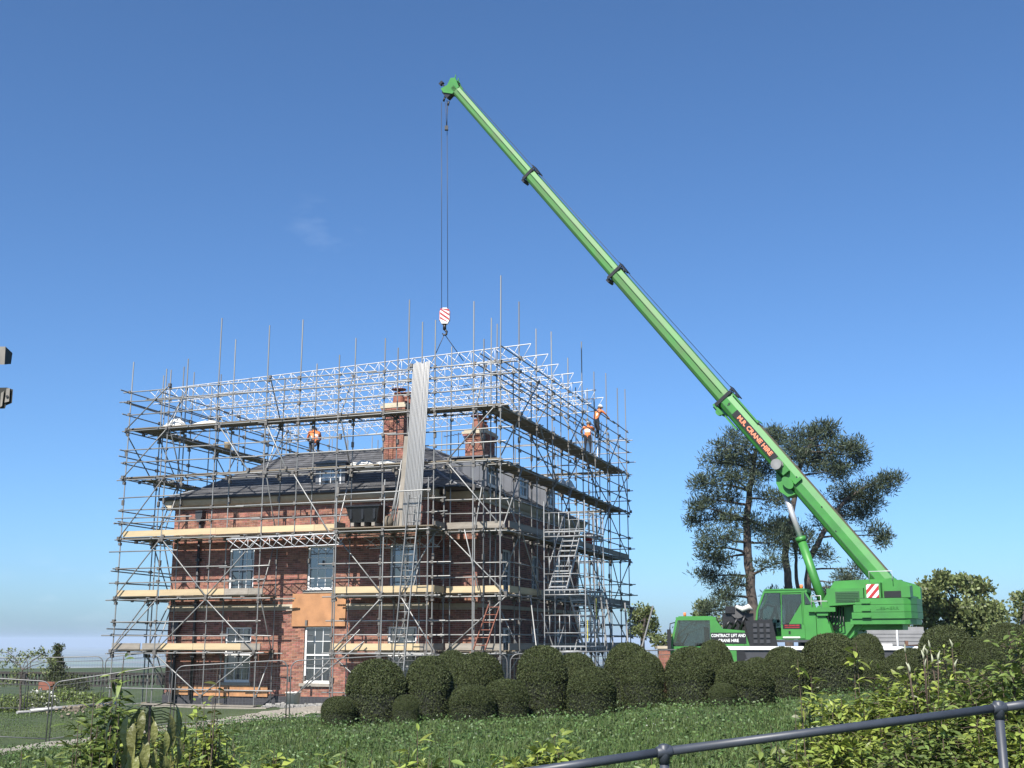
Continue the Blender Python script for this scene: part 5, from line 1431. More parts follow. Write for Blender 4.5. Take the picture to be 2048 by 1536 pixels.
# ------------------------------------------------------------------ trees
def path_tube(b, pts, r0, r1, n=7):
    b.tube(pts, [r0+(r1-r0)*i/(len(pts)-1) for i in range(len(pts))], n, caps=False)
def bent(p, q, k=4, amp=.06):
    p, q = Vector(p), Vector(q); L = (q-p).length; out = []
    o = Vector((R.uniform(-1,1), R.uniform(-1,1), R.uniform(-.3,1)))*amp*L
    for i in range(k+1):
        t = i/k; out.append(p.lerp(q, t) + o*4*t*(1-t) + Vector((R.uniform(-1,1), R.uniform(-1,1), R.uniform(-1,1)))*amp*.18*L*(0 < i < k))
    return out
def pine(Y, trunk_px, blobs, label, r0=.24, name="pine_tree", leafm='needle', size=.25, per=50, dens=1.0, asp=.17):
    base = P(*trunk_px[0], Y); base.z = gz(base.x, base.y) - .1
    root = empty(name, Matrix.Translation(base), label, "tree", None)
    pts = [base] + [P(x, y, Y) for x, y in trunk_px[1:]]
    # refine
    fine = []
    for i in range(len(pts)-1):
        for k in range(4): fine.append(pts[i].lerp(pts[i+1], k/4) + Vector((R.uniform(-.04,.04), R.uniform(-.04,.04), 0)))
    fine.append(pts[-1])
    b = MB(); path_tube(b, fine, r0, r0*.35, 10); tr = b.build("trunk", M['bark'], root)
    C = []; lb = MB()
    for (px, py, rx, ry, n) in blobs:
        c = P(px, py, Y + R.uniform(-1.6, 1.6)); sx, sz = rx/FPX*Y, ry/FPX*Y
        near_ = min(fine, key=lambda q: (q-c).length*(1 if q.z < c.z+.3 else 3))
        path_tube(lb, bent(near_, c, 5, .07), max(.014, r0*.28), .012, 6)
        m = int(n*dens)
        for k in range(m):
            v = Vector((R.gauss(0,1), R.gauss(0,1), R.gauss(0,1))).normalized() * (R.random()**.45)
            q = c + Vector((v.x*sx, v.y*sx*.9, v.z*sz)); C.append(q)
            if k % 3 == 0: path_tube(lb, bent(c + (q-c)*.15, q, 3, .08), .018, .007, 4)
    lb.build("limbs", M['bark'], root)
    C = np.array([tuple(c) for c in C])
    K = np.repeat(C, per, 0) + rng.normal(0, size*.55, (len(C)*per, 3))*[1,1,.95]
    dirs = unit(K - np.repeat(C, per, 0)) + [0,0,.5]
    V, F = leaf_quads(K, size, asp, dirs=dirs, spread=.5)
    V = V - np.array(tuple(base))
    o = link_mesh("crown", np_mesh("crown", V, F, [M[leafm]]), root)
    return root
pine(60, [(1508,1330),(1505,1220),(1498,1130),(1492,1040),(1500,980),(1512,900)],
  [(1478,895,52,34,46),(1532,880,36,28,30),(1440,925,40,20,26),(1520,935,50,30,36),(1465,960,58,24,36),(1408,968,34,15,18),(1430,1000,54,16,28),(1398,1012,26,12,12),(1540,1000,40,22,24),(1452,1035,52,16,24),(1395,1042,28,10,12),
   (1520,1050,44,18,22),(1440,1075,44,14,20),(1418,1095,34,12,16),(1550,1085,32,20,20),(1440,1118,48,14,22),(1415,1150,36,10,14),(1460,1165,40,12,16),(1448,1195,40,14,18),(1420,1222,36,14,16),(1475,1230,40,14,16),(1545,1130,30,14,12)],
  "tall straight Scots pine with layered dark crown left of the crane jib", .30)
pine(63, [(1580,1330),(1578,1180),(1570,1110),(1585,1020),(1600,930),(1625,880)],
  [(1610,880,44,26,34),(1650,862,40,24,34),(1590,905,40,22,28),(1640,915,52,30,46),(1690,895,38,22,30),(1670,940,48,24,36),(1715,915,20,24,20),(1555,870,14,16,8),(1600,1090,34,22,20),(1575,1060,32,24,20)],
  "Scots pine with the highest crown directly behind the jib", .24)
pine(66, [(1618,1330),(1614,1200),(1618,1120),(1650,1060),(1690,1000),(1740,970)],
  [(1700,990,52,22,34),(1745,975,44,18,30),(1785,957,26,10,18),(1740,1010,40,20,26),(1705,1030,44,18,24),(1765,1075,18,18,16),(1745,1060,16,12,8),(1660,1040,44,22,24),(1680,1165,44,20,26),(1715,1180,36,18,20),(1655,1190,30,16,16),(1650,1110,22,16,12),(1725,1140,24,14,10)],
  "leaning Scots pine reaching out to the right of the crane jib", .24)
pine(64, [(1602,1330),(1596,1180),(1592,1130),(1590,1085),(1575,1060)],
  [(1560,1060,34,20,18),(1600,1070,30,18,16),(1560,1195,40,16,18),(1590,1200,34,16,16)], "thin short pine stem between two stouter trunks behind the cab", .13)
pine(52, [(1900,1330),(1905,1260),(1915,1220)],
  [(1865,1185,34,22,40),(1905,1165,34,18,36),(1945,1180,36,22,40),(1890,1215,50,30,60),(1950,1222,48,28,56),(1985,1225,26,24,30),(1850,1225,30,28,34),(1845,1265,26,22,26),(1905,1260,60,26,60),(1980,1258,40,24,36),(1885,1155,12,8,8)],
  "pale green leafy tree right of the crane counterweight", .2, "leafy_tree", 'treeleaf', .17, 26, 1.0, .7)
pine(54, [(2046,1330),(2046,1250),(2050,1200)], [(2040,1195,16,14,14),(2046,1225,26,20,24),(2040,1262,24,18,20)], "sliver of a leafy tree at the right edge of the picture", .15, "leafy_tree", 'treeleaf', .16, 24, 1., .7)
pine(66, [(1283,1330),(1285,1270),(1290,1240)], [(1280,1232,26,22,30),(1298,1250,18,18,18),(1285,1262,26,14,20),(1268,1245,16,20,14),(1300,1225,10,8,6)], "small leafy tree rising behind the right foot of the scaffold", .16, "leafy_tree", 'treeleaf', .16, 24, 1., .7)
pine(70, [(1330,1330),(1332,1290)], [(1320,1280,24,12,20),(1345,1275,20,12,16),(1405,1215,20,14,16),(1395,1235,16,12,10),(1430,1250,20,12,10)], "low leafy tree behind the brick pier and the crane driver cab", .14, "leafy_tree", 'treeleaf', .18, 22, 1., .7)
pine(44, [(40,1420),(42,1370),(45,1340)], [(20,1320,26,18,12),(60,1312,34,14,14),(90,1304,22,10,8),(15,1305,20,8,5),(50,1345,44,20,16),(95,1325,20,14,8),(20,1360,26,16,8)], "thin bushy young tree with sparse spring leaves at the left edge", .05, "young_tree", 'treeleaf', .085, 16, .9, .6)

# spiral topiary and terrace wall at the left
tb = P(110, 1385, 62); zt = P(110, 1290, 62).z; z0 = gz(tb.x, tb.y)
TM = Matrix.Translation((tb.x, tb.y, z0)); H = zt - z0
tp = empty("spiral_topiary", TM, "dark clipped spiral topiary rising above the terrace wall at the left", "topiary")
b = MB(TM); b.tube([(0,0,0),(0,0,H)], .04, 6); b.build("trunk", M['bark'], tp)
Cc = []
for t in np.linspace(0, 1, 900):
    a = t*5*2*np.pi; rr = .62*(1-t)**.8+.06
    q = rng.normal(0, .06+.13*(1-t), 3); Cc.append((math.cos(a)*rr*.6+q[0], math.sin(a)*rr*.6+q[1], .25+t*(H-.75)+q[2]))
for t in np.linspace(0, 1, 120): 
    q = rng.normal(0, .10, 3); Cc.append((q[0], q[1], H-.16+q[2]))
Cc = np.repeat(np.array(Cc), 5, 0)+rng.normal(0,.05,(len(Cc)*5,3))
V, F = leaf_quads(Cc, .10, .5); link_mesh("foliage", np_mesh("foliage", V, F, [M['yew']]), tp)
wa, wc = P(-40,1380,76), P(345,1380,72)
BMx = Matrix.Translation((wa.x, wa.y, -1.15)) @ Matrix.Rotation(math.atan2(wc.y-wa.y, wc.x-wa.x), 4, 'Z'); WL = (Vector((wc.x, wc.y))-Vector((wa.x, wa.y))).length
bal = empty("balustrade", BMx, "dark stone balustrade wall along the terrace edge at the far left", "balustrade")
M['darkstone'] = mat("dark_stone", (.050,.045,.040), .9, 0, .4, 3., .2)
b = MB(BMx); b.box((0,-.18,.74),(WL,.18,.88)); b.build("coping", M['darkstone'], bal)
b = MB(BMx); b.box((0,-.16,-.6),(WL,.16,.12)); b.build("plinth", M['darkstone'], bal)
_b = MB(); _b.lathe([(.07,.12),(.07,.17),(.05,.2),(.10,.34),(.085,.42),(.045,.58),(.07,.68),(.07,.74)], (0,0,0), 8)
bme = bpy.data.meshes.new("baluster"); bme.from_pydata(_b.v, [], _b.f); bme.materials.append(M['darkstone']); bme.update()
n = int(WL/.27)
for k in range(n):
    if k % 12 == 0: 
        b = MB(BMx); b.box((k*.27-.2,-.2,.121),(k*.27+.2,.2,.739)); b.build("pier", M['darkstone'], bal)
    else: link_mesh("baluster", bme, bal, basis=Matrix.Translation((k*.27,0,0)))
# flower bed shrubs in front of the balustrade
def low_shrub(name, px, py, Y, rx, rz, m, n, size, label, cat="shrub", m2=None, n2=0):
    c = P(px, py, Y); z0 = gz(c.x, c.y); F0 = Matrix.Translation((c.x, c.y, z0))
    root = empty(name, F0, label, cat)
    v = unit(rng.normal(size=(n,3)))*(rng.random((n,1))**.33)*[rx, rx*.7, rz]; v[:,2] = np.abs(v[:,2])+.03
    V, F = leaf_quads(v, size, .55); link_mesh("foliage", np_mesh("foliage", V, F, [M[m]]), root)
    b = MB(F0)
    for k in range(7): a = k*.9; path_tube(b, bent((0,0,-.05), (math.cos(a)*rx*.6, math.sin(a)*rx*.4, rz*.7), 3), .018, .006, 4)
    b.build("stems", M['twig'], root)
    if m2:
        v = unit(rng.normal(size=(n2,3)))*[rx*1.02, rx*.72, rz*1.04]; v[:,2] = np.abs(v[:,2])
        V, F = leaf_quads(v, size*.8, .9); link_mesh("blossom", np_mesh("blossom", V, F, [M[m2]]), root)
    return root
low_shrub("flowering_shrub", 72, 1395, 48, .95, .75, 'treeleaf', 1400, .10, "low shrub with white blossom behind the left fence", m2='bloom', n2=160)
low_shrub("shrub", 20, 1400, 47, .9, .6, 'leafB', 1100, .10, "low green shrub at the left edge behind the fence")
low_shrub("shrub", 130, 1400, 52, .9, .55, 'leafB', 1100, .11, "low green shrub below the spiral topiary")
low_shrub("shrub", 175, 1402, 50, .8, .5, 'leafB', 1000, .11, "low green shrub between the topiary and the scaffold")
low_shrub("shrub", 140, 1385, 58, 1.0, .8, 'yew', 1100, .12, "dark shrub close to the terrace wall right of the spiral topiary")
b = MB(); c = P(100,1395,60); b.box((c.x-.5,c.y-.3,gz(c.x,c.y)),(c.x+.4,c.y+.3,gz(c.x,c.y)+.38)); tag(b.build("planter", M['pot']), "pinkish low planter below the spiral topiary", "planter")
# rubble beside the path
b = MB()
for k in range(90):
    c = P(150+R.gauss(0,26), 1420, 42+R.gauss(0,1.2)); s = R.uniform(.02,.06)
    b.M = Matrix.Translation((c.x, c.y, gz(c.x,c.y)+s*.5+.1*math.exp(-((k-45)/30)**2))) @ Matrix.Rotation(R.random()*3, 4, 'Z') @ Matrix.Rotation(R.random(), 4, 'X'); b.box((-s,-s*.7,-s*.6),(s,s*.7,s*.6))
tag(b.build("rubble_heap", M['deck']), "heap of grey rubble on the grass by the pale pipes", "rubble", kind="stuff")
b = MB()
for k in range(160):
    c = HM @ Vector((R.uniform(-8.6,-5.0), R.uniform(-.9,.9), 0)); s = R.uniform(.03,.10)
    b.M = Matrix.Translation((c.x, c.y, gz(c.x,c.y)+s*.5)) @ Matrix.Rotation(R.random()*3, 4, 'Z') @ Matrix.Rotation(R.random(), 4, 'X'); b.box((-s,-s*.7,-s*.5),(s,s*.7,s*.5))
tag(b.build("rubble_strip", M['concrete']), "broken stone along the foot of the front wall", "rubble", kind="stuff")

# right hand background: brick pier, grey cabin, brown rail
c = P(1332,1330,47); z0 = gz(c.x, c.y)-.2; zt = P(1332,1292,47).z
PM = Matrix.Translation((c.x, c.y, z0)); pr = empty("brick_pier", PM, "low red brick pier left of the crane driver cab", "pier")
b = MB(PM); b.box((-.28,-.28,0),(.32,.3,zt-z0-.1)); b.build("core", M['mortar'], pr)
b = MB(PM)
for s0, s1, z in brick_positions(-.30,.34,0,zt-z0-.1,[]): brick(b, s0, s1, -.29, z)
tag(b.build("brickwork", M['brick'], pr), kind="stuff")
b = MB(PM); b.box((-.36,-.36,zt-z0-.1),(.40,.38,zt-z0)); b.build("cap", M['stone'], pr)
c = P(1790,1330,47); KM = Matrix.Translation((c.x, c.y, gz(c.x,c.y)-.1)) @ Matrix.Rotation(-.25, 4, 'Z')
kb = empty("site_cabin", KM, "grey clad site cabin seen beneath the crane counterweight", "cabin")
hh = P(1790,1254,47).z - (gz(c.x,c.y)-.1)
b = MB(KM); b.box((-1.1,0,0),(1.15,2.2,hh)); b.build("shell", M['cabin'], kb)
for k in range(int(hh/.14)):
    if (k+1)*.14 < hh: b = MB(KM); b.box((-1.12,-.02,k*.14+.01),(1.17,-.001,k*.14+.125)); b.build("panel", M['cabin'], kb)
b = MB(KM); b.tube([(.15,-.06,0),(.15,-.06,hh-.1),(.15,.1,hh+.05)], .05, 8); b.build("pipe", M['alu'], kb)
wz = P(1765,1318,47).z - (gz(c.x,c.y)-.1)
b = MB(KM); b.box((-1.0,-.045,wz),(-.05,-.021,wz+.09)); b.box((-1.0,-.045,wz+.5),(-.05,-.021,wz+.58)); b.box((-1.0,-.045,wz+.09),(-.92,-.021,wz+.5)); b.box((-.13,-.045,wz+.09),(-.05,-.021,wz+.5)); b.beam((-.9,-.035,wz+.48),(-.55,-.035,wz+.1),.015,.05)
b.cur = 1; b.box((-.92,-.03,wz+.09),(-.13,-.0215,wz+.5)); b.build("window", [M['white'], M['cabglass']], kb)
c0, c1 = P(1815,1318,42), P(1895,1312,44)
RM = Matrix.Translation(c0); rl = empty("timber_rail", RM, "brown timber post and rail with a post behind the low right hand domes", "fence")
for q in (c0, c0.lerp(c1,.5), c1): b = MB(); b.box((q.x-.05,q.y-.05,gz(q.x,q.y)-.1),(q.x+.05,q.y+.05,q.z+.62)); b.build("post", M['woodbrown'], rl)
for dz in (.15, .42): b = MB(); b.beam(c0+Vector((0,-.07,dz)), c1+Vector((0,-.07,dz)), .04, .11); b.build("rail", M['woodbrown'], rl)

# two dark fittings on a post that stands just outside the left edge
cA = P(-30, 760, 5.2)
FM = Matrix.Translation((cA.x-.10, cA.y, 0)); pg = empty("timber_post", FM, "dark fittings of a post poking into the picture at the left edge", "post")
b = MB(FM); b.box((-.06,-.06,gz(cA.x,cA.y)-.2),(.06,.06,P(0,680,5.2).z+.15)); b.build("post", M['darkgrey'], pg)
M['paleoak'] = mat("pale_oak", (.30,.28,.25), .85, 0, .3, 12.)
M['blackoak'] = mat("dark_oak", (.030,.032,.026), .8, 0, .3, 12.)
a = P(-60,715,5.25); e = P(9,715,5.12)
b = MB(); s = 38/FPX*5.2
b.cur = 0
q = [(P(-60,694,5.2)),(P(11,693,5.12)),(P(25,706,5.30)),(P(-60,706,5.42))]; q2 = [(P(-60,729,5.2)),(P(9,729,5.12)),(P(22,728,5.30)),(P(-60,729,5.42))]
b.add([tuple(v) for v in q+q2], [(0,1,2,3),(4,7,6,5),(1,5,6,2),(2,6,7,3),(3,7,4,0)])
b.cur = 1; b.add([tuple(v) for v in (q[0],q[1],q2[1],q2[0])], [(0,3,2,1)])  # front face of the beam end is paler than its other faces
b.cur = 0
b.build("beam_end", [M['blackoak'], M['paleoak']], pg)
b = MB(); f0, f1 = 5.10, 5.30
o1 = [(-60,776),(14,775),(26,779),(24,806),(12,811),(10,817),(-60,820)]
vs = [tuple(P(x,y,f0)) for x, y in o1] + [tuple(P(x,y,f1)) for x, y in o1]; n = len(o1)
b.add(vs, [tuple(range(n))[::-1], tuple(range(n,2*n))] + [(i,(i+1)%n,n+(i+1)%n,n+i) for i in range(n)])
b.build("bracket", M['blackoak'], pg)
b = MB(); o2 = [(13,777),(20,776),(18,803),(9,805)]; vs = [tuple(P(x,y,f0-.012)) for x, y in o2]+[tuple(P(x,y,f0-.001)) for x, y in o2]
b.add(vs, [(3,2,1,0),(0,1,5,4),(1,2,6,5),(2,3,7,6),(3,0,4,7)]); o3 = [(2,786),(8,782),(4,812),(0,814)]; vs = [tuple(P(x,y,f0-.012)) for x, y in o3]+[tuple(P(x,y,f0-.001)) for x, y in o3]
b.add(vs, [(3,2,1,0),(0,1,5,4),(1,2,6,5),(2,3,7,6),(3,0,4,7)]); b.build("plate", M['paleoak'], pg)
b = MB(); cc = P(14.5,793,f0-.013); b.disc(cc,(0,1,0),.006,.008,10); b.build("bolt", M['black'], pg)

# ------------------------------------------------------------------ tubular hand rail
ra, rj, rp, re_ = P(1010,1551,5.3), P(1328,1503.5,5.45), P(1997,1416,5.8), P(2130,1398,5.9)
hr = empty("hand_rail", Matrix.Translation((rp.x, rp.y, gz(rp.x, rp.y))), "grey painted tubular hand rail sloping across the lower right corner", "hand rail")
b = MB(); b.tube([P(880,1569,5.2), ra], .0200, 14); b.tube([ra, rj], .0200, 14); b.tube([rj, rp], .0200, 14); b.tube([rp, re_], .0208, 14); b.build("rail", M['rail'], hr)
def post(q, dy=0.):
    d = (rp-rj).normalized()
    b = MB(); b.tube([q-d*.036, q-d*.03, q+d*.03, q+d*.036], [.0225,.026,.026,.0225], 16); b.tube([q+Vector((0,0,.034)), q+Vector((0,0,.028)), q-Vector((0,0,.05))], [.012,.025,.025], 14); b.build("fitting", M['rail'], hr)
    b = MB(); b.tube([q, Vector((q.x+.01, q.y, gz(q.x, q.y)-.2))], .021, 12); b.build("post", M['rail'], hr)
post(rj + Vector((0,0,0))); post(rp)

# ------------------------------------------------------------------ foreground plants
def leaf_mesh(name, m, L=1.0, w=.36, fold=.18, droop=.25, n=4):
    vs, fs = [], []
    for i in range(n+1):
        t = i/n; ww = w*.5*math.sin(math.pi*min(1, t*.93+.04))**.8*(1-.25*t); z = -droop*t*t
        vs += [(-ww, t*L, z+fold*ww), (0, t*L, z), (ww, t*L, z+fold*ww)]
    for i in range(n):
        a = i*3; fs += [(a, a+1, a+4, a+3), (a+1, a+2, a+5, a+4)]
    return np.array(vs), np.array(fs)
def leaves_np(C, D, U, size, shape):
    """place a folded leaf at points C, pointing along D with upper side U"""
    V0, F0 = shape; n = len(C)
    D = unit(D); S = unit(np.cross(D, U)); N_ = np.cross(S, D)
    sz = size if np.ndim(size) else np.full(n, size)
    V = C[:,None,:] + sz[:,None,None]*(V0[None,:,0:1]*S[:,None,:] + V0[None,:,1:2]*D[:,None,:] + V0[None,:,2:3]*N_[:,None,:])
    F = F0[None] + (np.arange(n)*len(V0))[:,None,None]
    return V.reshape(-1,3), F.reshape(-1,4)
LS = leaf_mesh("l", None); LW = leaf_mesh("l", None, 1, .5, .2, .3); LC = leaf_mesh("l", None, 1, .37, .30, .40, 6); LN = leaf_mesh("l", None, 1, .26, .2, .35)
def shrub(name, px, Y, top_px, wid, m, label, nst=26, nl=26, size=.06, shape=None, spread=.5, base_z=None, cat="shrub", bare=.15, pale=0, up=.5, twist=.7, r=.006, zmin=None):
    """stems fan out from the base, leaves sit along the upper part of each"""
    shape = shape or LW
    if shape is LW: size *= 1.12
    base = P(px, 1500, Y); base.z = gz(base.x, base.y); top = P(px, top_px, Y).z; H = top - base.z
    F0 = Matrix.Translation(base); root = empty(name, F0, label, cat); st = MB()
    Cs, Ds, Us = [], [], []
    for k in range(nst):
        a = R.uniform(0, 2*math.pi); rr = math.sqrt(R.random())*wid*.5; hh = H*(1-.38*(2*rr/wid)**2)*R.uniform(.72, 1.0)
        if k == 0: rr *= .2; hh = H
        e = Vector((math.cos(a)*rr, math.sin(a)*rr*.8, hh)); s0 = Vector((math.cos(a)*.06, math.sin(a)*.06, -.05))
        o = Vector((math.cos(a)*rr*.35, math.sin(a)*rr*.35, hh*.12))
        pts = [s0.lerp(e, t) + o*4*t*(1-t)*.5 for t in (0,.2,.4,.6,.8,1)]
        st.tube([base+q for q in pts], [r*1.6,r*1.4,r*1.1,r*.9,r*.6,r*.35], 5, caps=False)
        z0 = bare if zmin is None else max(bare, (zmin-base.z)/max(hh,.01))
        for j in range(nl):
            t = z0 + (1-z0)*R.random()**.8; t = min(t, .999)
            i = min(int(t*5), 4); q = pts[i].lerp(pts[i+1], t*5-i)
            tw = R.uniform(0, 2*math.pi); L = spread*R.random()**1.4
            d = Vector((math.cos(tw), math.sin(tw), up*R.uniform(-.4,1)))
            c = q + d.normalized()*L*wid*.25
            if L*wid*.25 > .10 and j % 2 == 0: st.tube([base+q, base+c], [r*.4, r*.2], 4, caps=False)
            Cs.append(c); Ds.append((d.x+R.gauss(0,twist*.5), d.y+R.gauss(0,twist*.5), d.z+R.gauss(0,.3))); Us.append((R.gauss(0,.4), R.gauss(0,.4), 1))
    st.build("stems", M['twig'], root)
    C, D, U = np.array([tuple(c) for c in Cs]), np.array(Ds), np.array(Us)
    V, F = leaves_np(C, D, U, size*rng.uniform(.6, 1.25, len(C)), shape)
    mi = None; ms = [M[m]]
    if pale:
        ms.append(M['leafpale']); pk = rng.random(len(C)) < pale; mi = np.repeat(pk.astype(int), len(shape[1]))
    link_mesh("leaves", np_mesh("leaves", V, F, ms, False, mi), root)
    return root
# right hand mass
shrub("shrub", 1760, 8.6, 1345, 1.05, 'leafA', "bright green shrub low in the corner left of the hand rail post", 80, 110, 0.050, bare=.42, up=.8)
shrub("shrub", 1900, 8.2, 1300, 1.10, 'leafA', "tall bright green shrub rising behind the hand rail", 86, 118, 0.050, bare=.42, up=.8, pale=.015)
shrub("shrub", 2030, 7.8, 1262, 1.15, 'leafB', "darker green shrub at the right edge behind the rail post", 86, 116, 0.050, bare=.42, up=.8)
shrub("shrub", 1700, 7.4, 1425, .95, 'leafA', "spreading low shrub under the hand rail", 74, 96, 0.046, bare=.42, up=.7)
shrub("shrub", 1870, 7.0, 1405, 1.05, 'leafB', "dense shrub filling the space below the hand rail near its post", 84, 112, 0.046, bare=.42, up=.7)
shrub("shrub", 2020, 6.9, 1400, .9, 'leafA', "leafy shrub behind the foot of the rail post at the corner", 74, 98, 0.048, bare=.42, up=.7)
shrub("shrub", 1640, 9.6, 1352, .62, 'leafA', "pale green twiggy shrub left of the bright corner shrubs", 28, 40, .075, up=.9, pale=.05)
shrub("shrub", 1570, 8.0, 1478, .8, 'leafB', "low weedy shrub in the grass left of the corner shrubs", 44, 50, .06, up=.7)
shrub("laurel", 1100, 8.6, 1470, .85, 'leafA', "yellow green laurel tips at the bottom middle edge", 90, 60, .075, up=.9)
shrub("laurel", 1010, 8.4, 1508, .6, 'leafA', "small yellow green laurel left of the larger one at the bottom edge", 44, 44, .07, up=.9)
shrub("sapling_shoot", 1722, 8.9, 1285, .30, 'leafA', "single thin shoot with pale leaves standing in front of the tallest right dome", 4, 12, .085, bare=.6, up=1.0, r=.005)
shrub("sapling_shoot", 1600, 9.2, 1318, .30, 'leafA', "thin leaning shoot left of the corner shrubs", 3, 9, .085, bare=.62, up=1.0, r=.005)
def spikes(px, Y, py0, n, label):
    c = P(px, py0, Y); F0 = Matrix.Translation((c.x, c.y, gz(c.x, c.y))); root = empty("catkin_stems", F0, label, "plant"); zb = c.z-gz(c.x,c.y)
    for k in range(n):
        q = Vector((R.uniform(-.12,.12), R.uniform(-.1,.1), zb+R.uniform(-.06,.08)))
        b = MB(F0); b.tube([(q.x*.7,q.y*.7,q.z-.4),(q.x,q.y,q.z)], .0022, 4); b.build("stem", M['twig'], root)
        b = MB(F0); b.tube([(q.x,q.y,q.z),(q.x+R.uniform(-.006,.006),q.y,q.z+.025),(q.x+R.uniform(-.02,.02),q.y,q.z+.06)], [.004,.008,.002], 6); b.build("catkin", M['leafpale'], root)
spikes(1850, 8.0, 1330, 9, "cluster of pale upright catkins above the corner shrubs"); spikes(1900, 8.1, 1318, 4, "few pale upright catkins right of the main cluster")
# left hand plants
shrub("shrub", 395, 8.4, 1405, .62, 'leafA', "bright small leaved shrub right of the drooping sapling at lower left", 60, 66, .05, up=.8)
shrub("shrub", 340, 7.6, 1475, .7, 'leafB', "low shrub at the bottom left edge under the drooping sapling", 60, 56, .055, up=.8)
shrub("sapling", 240, 8.2, 1312, .26, 'leafB', "slim upright sapling with narrow leaves before the left scaffold foot", 7, 60, .12, LN, bare=.25, up=.6, r=.008, cat="sapling")
shrub("sapling", 225, 8.0, 1395, .42, 'leafB', "bushy dark lower growth round the slim sapling at left", 40, 60, .075, up=.4)
shrub("shrub", 40, 7.6, 1502, .55, 'leafA', "leafy shoots at the bottom left corner", 26, 34, .07, up=.8)
shrub("shrub", 165, 7.4, 1488, .65, 'leafB', "low green growth at the bottom edge left of the slim sapling", 50, 50, .06, up=.7)
shrub("sapling_shoot", 430, 8.3, 1335, .22, 'leafC', "thin bare shoot with a few bronze leaf tips right of the drooping sapling", 3, 6, .07, bare=.55, up=.3, r=.005)
shrub("sapling", 205, 8.1, 1350, .55, 'leafB', "leafy young growth left of the slim sapling before the scaffold foot", 22, 50, .09, LN, bare=.45, up=.4, cat="sapling")
shrub("shrub", 275, 7.9, 1440, .6, 'leafA', "bright low shrub directly behind the drooping sapling", 40, 50, .06, up=.8, bare=.3)
shrub("shrub", 90, 7.9, 1516, .6, 'leafB', "mid green shrub low at the left behind the corner shoots", 36, 44, .06, up=.8, bare=.3)
shrub("shrub", 455, 8.6, 1462, .5, 'leafA', "small bright shrub at the right end of the lower left planting", 26, 40, .055, up=.8, bare=.3)
shrub("weed", 560, 9.5, 1500, .5, 'leafA', "leafy weeds at the bottom edge left of the middle", 20, 22, .09, up=.9, bare=.2, cat="weed")
shrub("weed", 890, 9.5, 1500, .6, 'leafB', "leafy weeds at the bottom edge under the big left dome", 22, 22, .09, up=.9, bare=.2, cat="weed")
shrub("weed", 1290, 9.0, 1512, .6, 'leafB', "leafy weeds at the bottom edge beside the first rail fitting", 22, 24, .08, up=.9, bare=.2, cat="weed")
# sapling with big drooping leaves
c = P(300, 1412, 6.4); zb = gz(c.x, c.y); F0 = Matrix.Translation((c.x, c.y, zb)); ds_ = empty("drooping_sapling", F0, "sapling with large ribbed drooping bronze green leaves at lower left", "sapling")
hz = c.z - zb
b = MB(F0); b.tube([(.03,.0,-.1),(.02,0,hz*.5),(0,0,hz)], [.012,.010,.006], 7); b.build("stem", M['twig'], ds_)
for k in range(60):
    a = k*2.4; lev = k/60; q = Vector((math.cos(a)*.02, math.sin(a)*.02, hz - .34*lev)); out = .07 + .12*R.random() - .02*lev
    e = q + Vector((math.cos(a)*out, math.sin(a)*out, .02-.05*lev-.03*R.random()))
    b = MB(F0); b.tube([q, q.lerp(e,.5)+Vector((0,0,.012)), e], .0025, 4); bl = b.build("leaf_stalk", M['leafC'], ds_)
    V, F = leaves_np(np.array([tuple(e)]), np.array([(math.cos(a)*.42, math.sin(a)*.42, -1.0)]), np.array([(math.cos(a), math.sin(a), .45)]), np.array([R.uniform(.085,.165)]), LC)
    link_mesh("leaf", np_mesh("leaf", V, F, [M['ribleaf']], True), ds_)
# broad leaved weeds in the grass
for k, (px, Y, tp, lab) in enumerate(((640,12.5,1505,"broad leaved weed low in the grass left of the middle"), (700,12.0,1490,"broad leaved weed beside another low in the grass"), (832,11.5,1455,"tallest broad leaved weed in the grass left of centre"), (750,11.8,1500,"spreading weed near the tallest one in the grass"), (470,13.5,1472,"dark leafy weed in the grass below the gravel path"), (1545,10.5,1450,"dark dry weed stem in the grass at right"))):
    shrub("weed", px, Y, tp, .42, 'leafB' if k % 2 else 'leafA', lab, 9, 12, .15, LN, bare=.1, up=.9, cat="weed", spread=.2)

# ------------------------------------------------------------------ grass
def grass(name, n, Y0, Y1, x_of, L, w, m, label, clump=.4, mask=None):
    y = np.sqrt(rng.uniform(Y0**2, Y1**2, n)); x = x_of(y, rng.random(n))
    if mask is not None: k = mask(x, y); x, y = x[k], y[k]
    pn = np.sin(x*1.9+np.sin(y*1.3)*2)*np.sin(y*2.3+np.cos(x*1.1)*2); tall = 1+clump*pn
    z = ground_z(x, y) - .02
    n = len(x); a = rng.uniform(0, 2*np.pi, n); ln = L*tall*np.clip(1.15-(y-15)/16, .42, 1)*rng.uniform(.45, 1.2, n); bend = rng.uniform(.15, .75, n)*ln
    dx, dy = np.cos(a), np.sin(a); s = np.stack([-dy, dx, np.zeros(n)], -1)*(w*rng.uniform(.6,1.4,n))[:,None]
    p0 = np.stack([x, y, z], -1); p1 = p0+np.stack([dx*bend*.3, dy*bend*.3, ln*.58], -1); p2 = p0+np.stack([dx*bend, dy*bend, ln*.95-bend*.15], -1)
    V = np.stack([p0-s, p0+s, p1+s*.8, p1-s*.8, p2+s*.12, p2-s*.12], 1).reshape(-1,3)
    i = np.arange(n)[:,None]*6
    F = np.concatenate([i+[0,1,2,3], i+[3,2,4,5]], 0)
    tag(link_mesh(name, np_mesh(name, V, F, [m])), label, "grass", kind="stuff")
edge = lambda y, u: (u-.5)*2*(.47*y+.6)
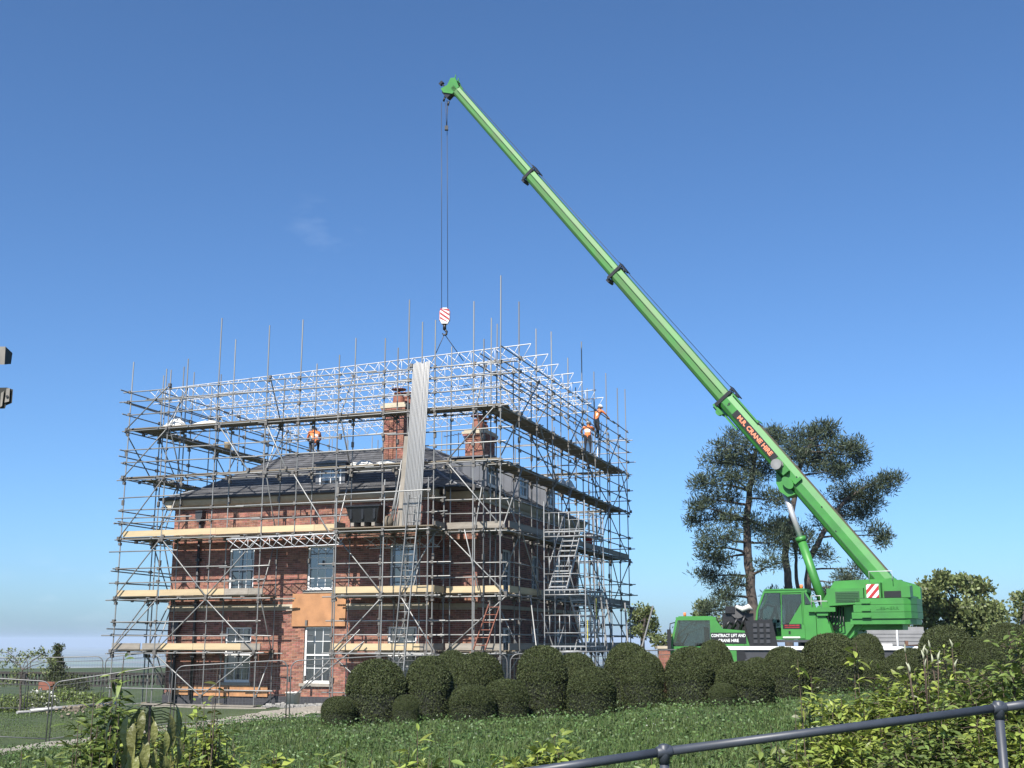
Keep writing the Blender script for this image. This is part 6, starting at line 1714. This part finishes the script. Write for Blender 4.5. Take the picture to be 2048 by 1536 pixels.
def lawn_mask(x, y):
    keep = rng.random(len(x)) < np.clip(1.25 - (y-12)/30, .35, 1)
    d = np.full(len(x), 9.)
    for (ax, ay), (bx, by) in zip(PATH[:-1], PATH[1:]):
        t = np.clip(((x-ax)*(bx-ax)+(y-ay)*(by-ay))/((bx-ax)**2+(by-ay)**2), 0, 1); d = np.minimum(d, np.hypot(x-ax-t*(bx-ax), y-ay-t*(by-ay)))
    return keep & (d > .88+.12*np.sin(x*3+y))
grass("long_grass", 210000, 9, 27.5, edge, .20, .0042, M['grass'], "long rough grass sloping up to the clipped bushes", mask=lawn_mask)
grass("lawn_grass", 70000, 27.5, 37.5, lambda y, u: -.47*y + u*(.47*y+1.5), .13, .005, M['grass'], "shorter grass on the left slope below the path", .3, mask=lawn_mask)
grass("far_grass", 45000, 37.5, 56, lambda y, u: -.47*y + u*(.14*y), .16, .008, M['grass'], "grass round the pale pipes left of the house", .3)
n = 42000; y = np.sqrt(rng.uniform(10**2, 30**2, n)); x = edge(y, rng.random(n)); k = lawn_mask(x, y); x, y = x[k], y[k]
C = np.stack([x, y, ground_z(x, y)+rng.uniform(.02,.17,len(x))], -1)
V, F = leaf_quads(C, .055, .55, dirs=np.stack([rng.normal(size=len(x)), rng.normal(size=len(x)), .5*np.ones(len(x))], -1), spread=.4); tag(link_mesh("clover_leaves", np_mesh("clover_leaves", V, F, [M['clover']])), "clover and broad leaves growing through the long grass", "ground cover", kind="stuff")
# daisies and seed heads
n = 150; y = np.sqrt(rng.uniform(13**2, 26**2, n)); x = edge(y, rng.random(n)); C = np.stack([x, y, ground_z(x, y)+.12], -1)
V, F = leaf_quads(C, .026, .9); tag(link_mesh("grass_flowers", np_mesh("grass_flowers", V, F, [M['bloom']])), "tiny pale flowers scattered in the long grass", "flowers", kind="stuff")

# ------------------------------------------------------------------ summer haze over the plain
hb = MB(); hb.box((-9600, -500, -125), (9600, 16700, 29.5))
hm = bpy.data.materials.new("haze_air"); hm.use_nodes = True
N = hm.node_tree.nodes; N.clear()
pv = N.new("ShaderNodeVolumePrincipled"); pv.inputs["Color"].default_value = (.62,.76,.95,1); pv.inputs["Density"].default_value = .00013; pv.inputs["Anisotropy"].default_value = .0
mo = N.new("ShaderNodeOutputMaterial"); hm.node_tree.links.new(pv.outputs[0], mo.inputs["Volume"])
tag(hb.build("haze", hm), "thin blue summer haze over the distant plain", "haze", kind="stuff")
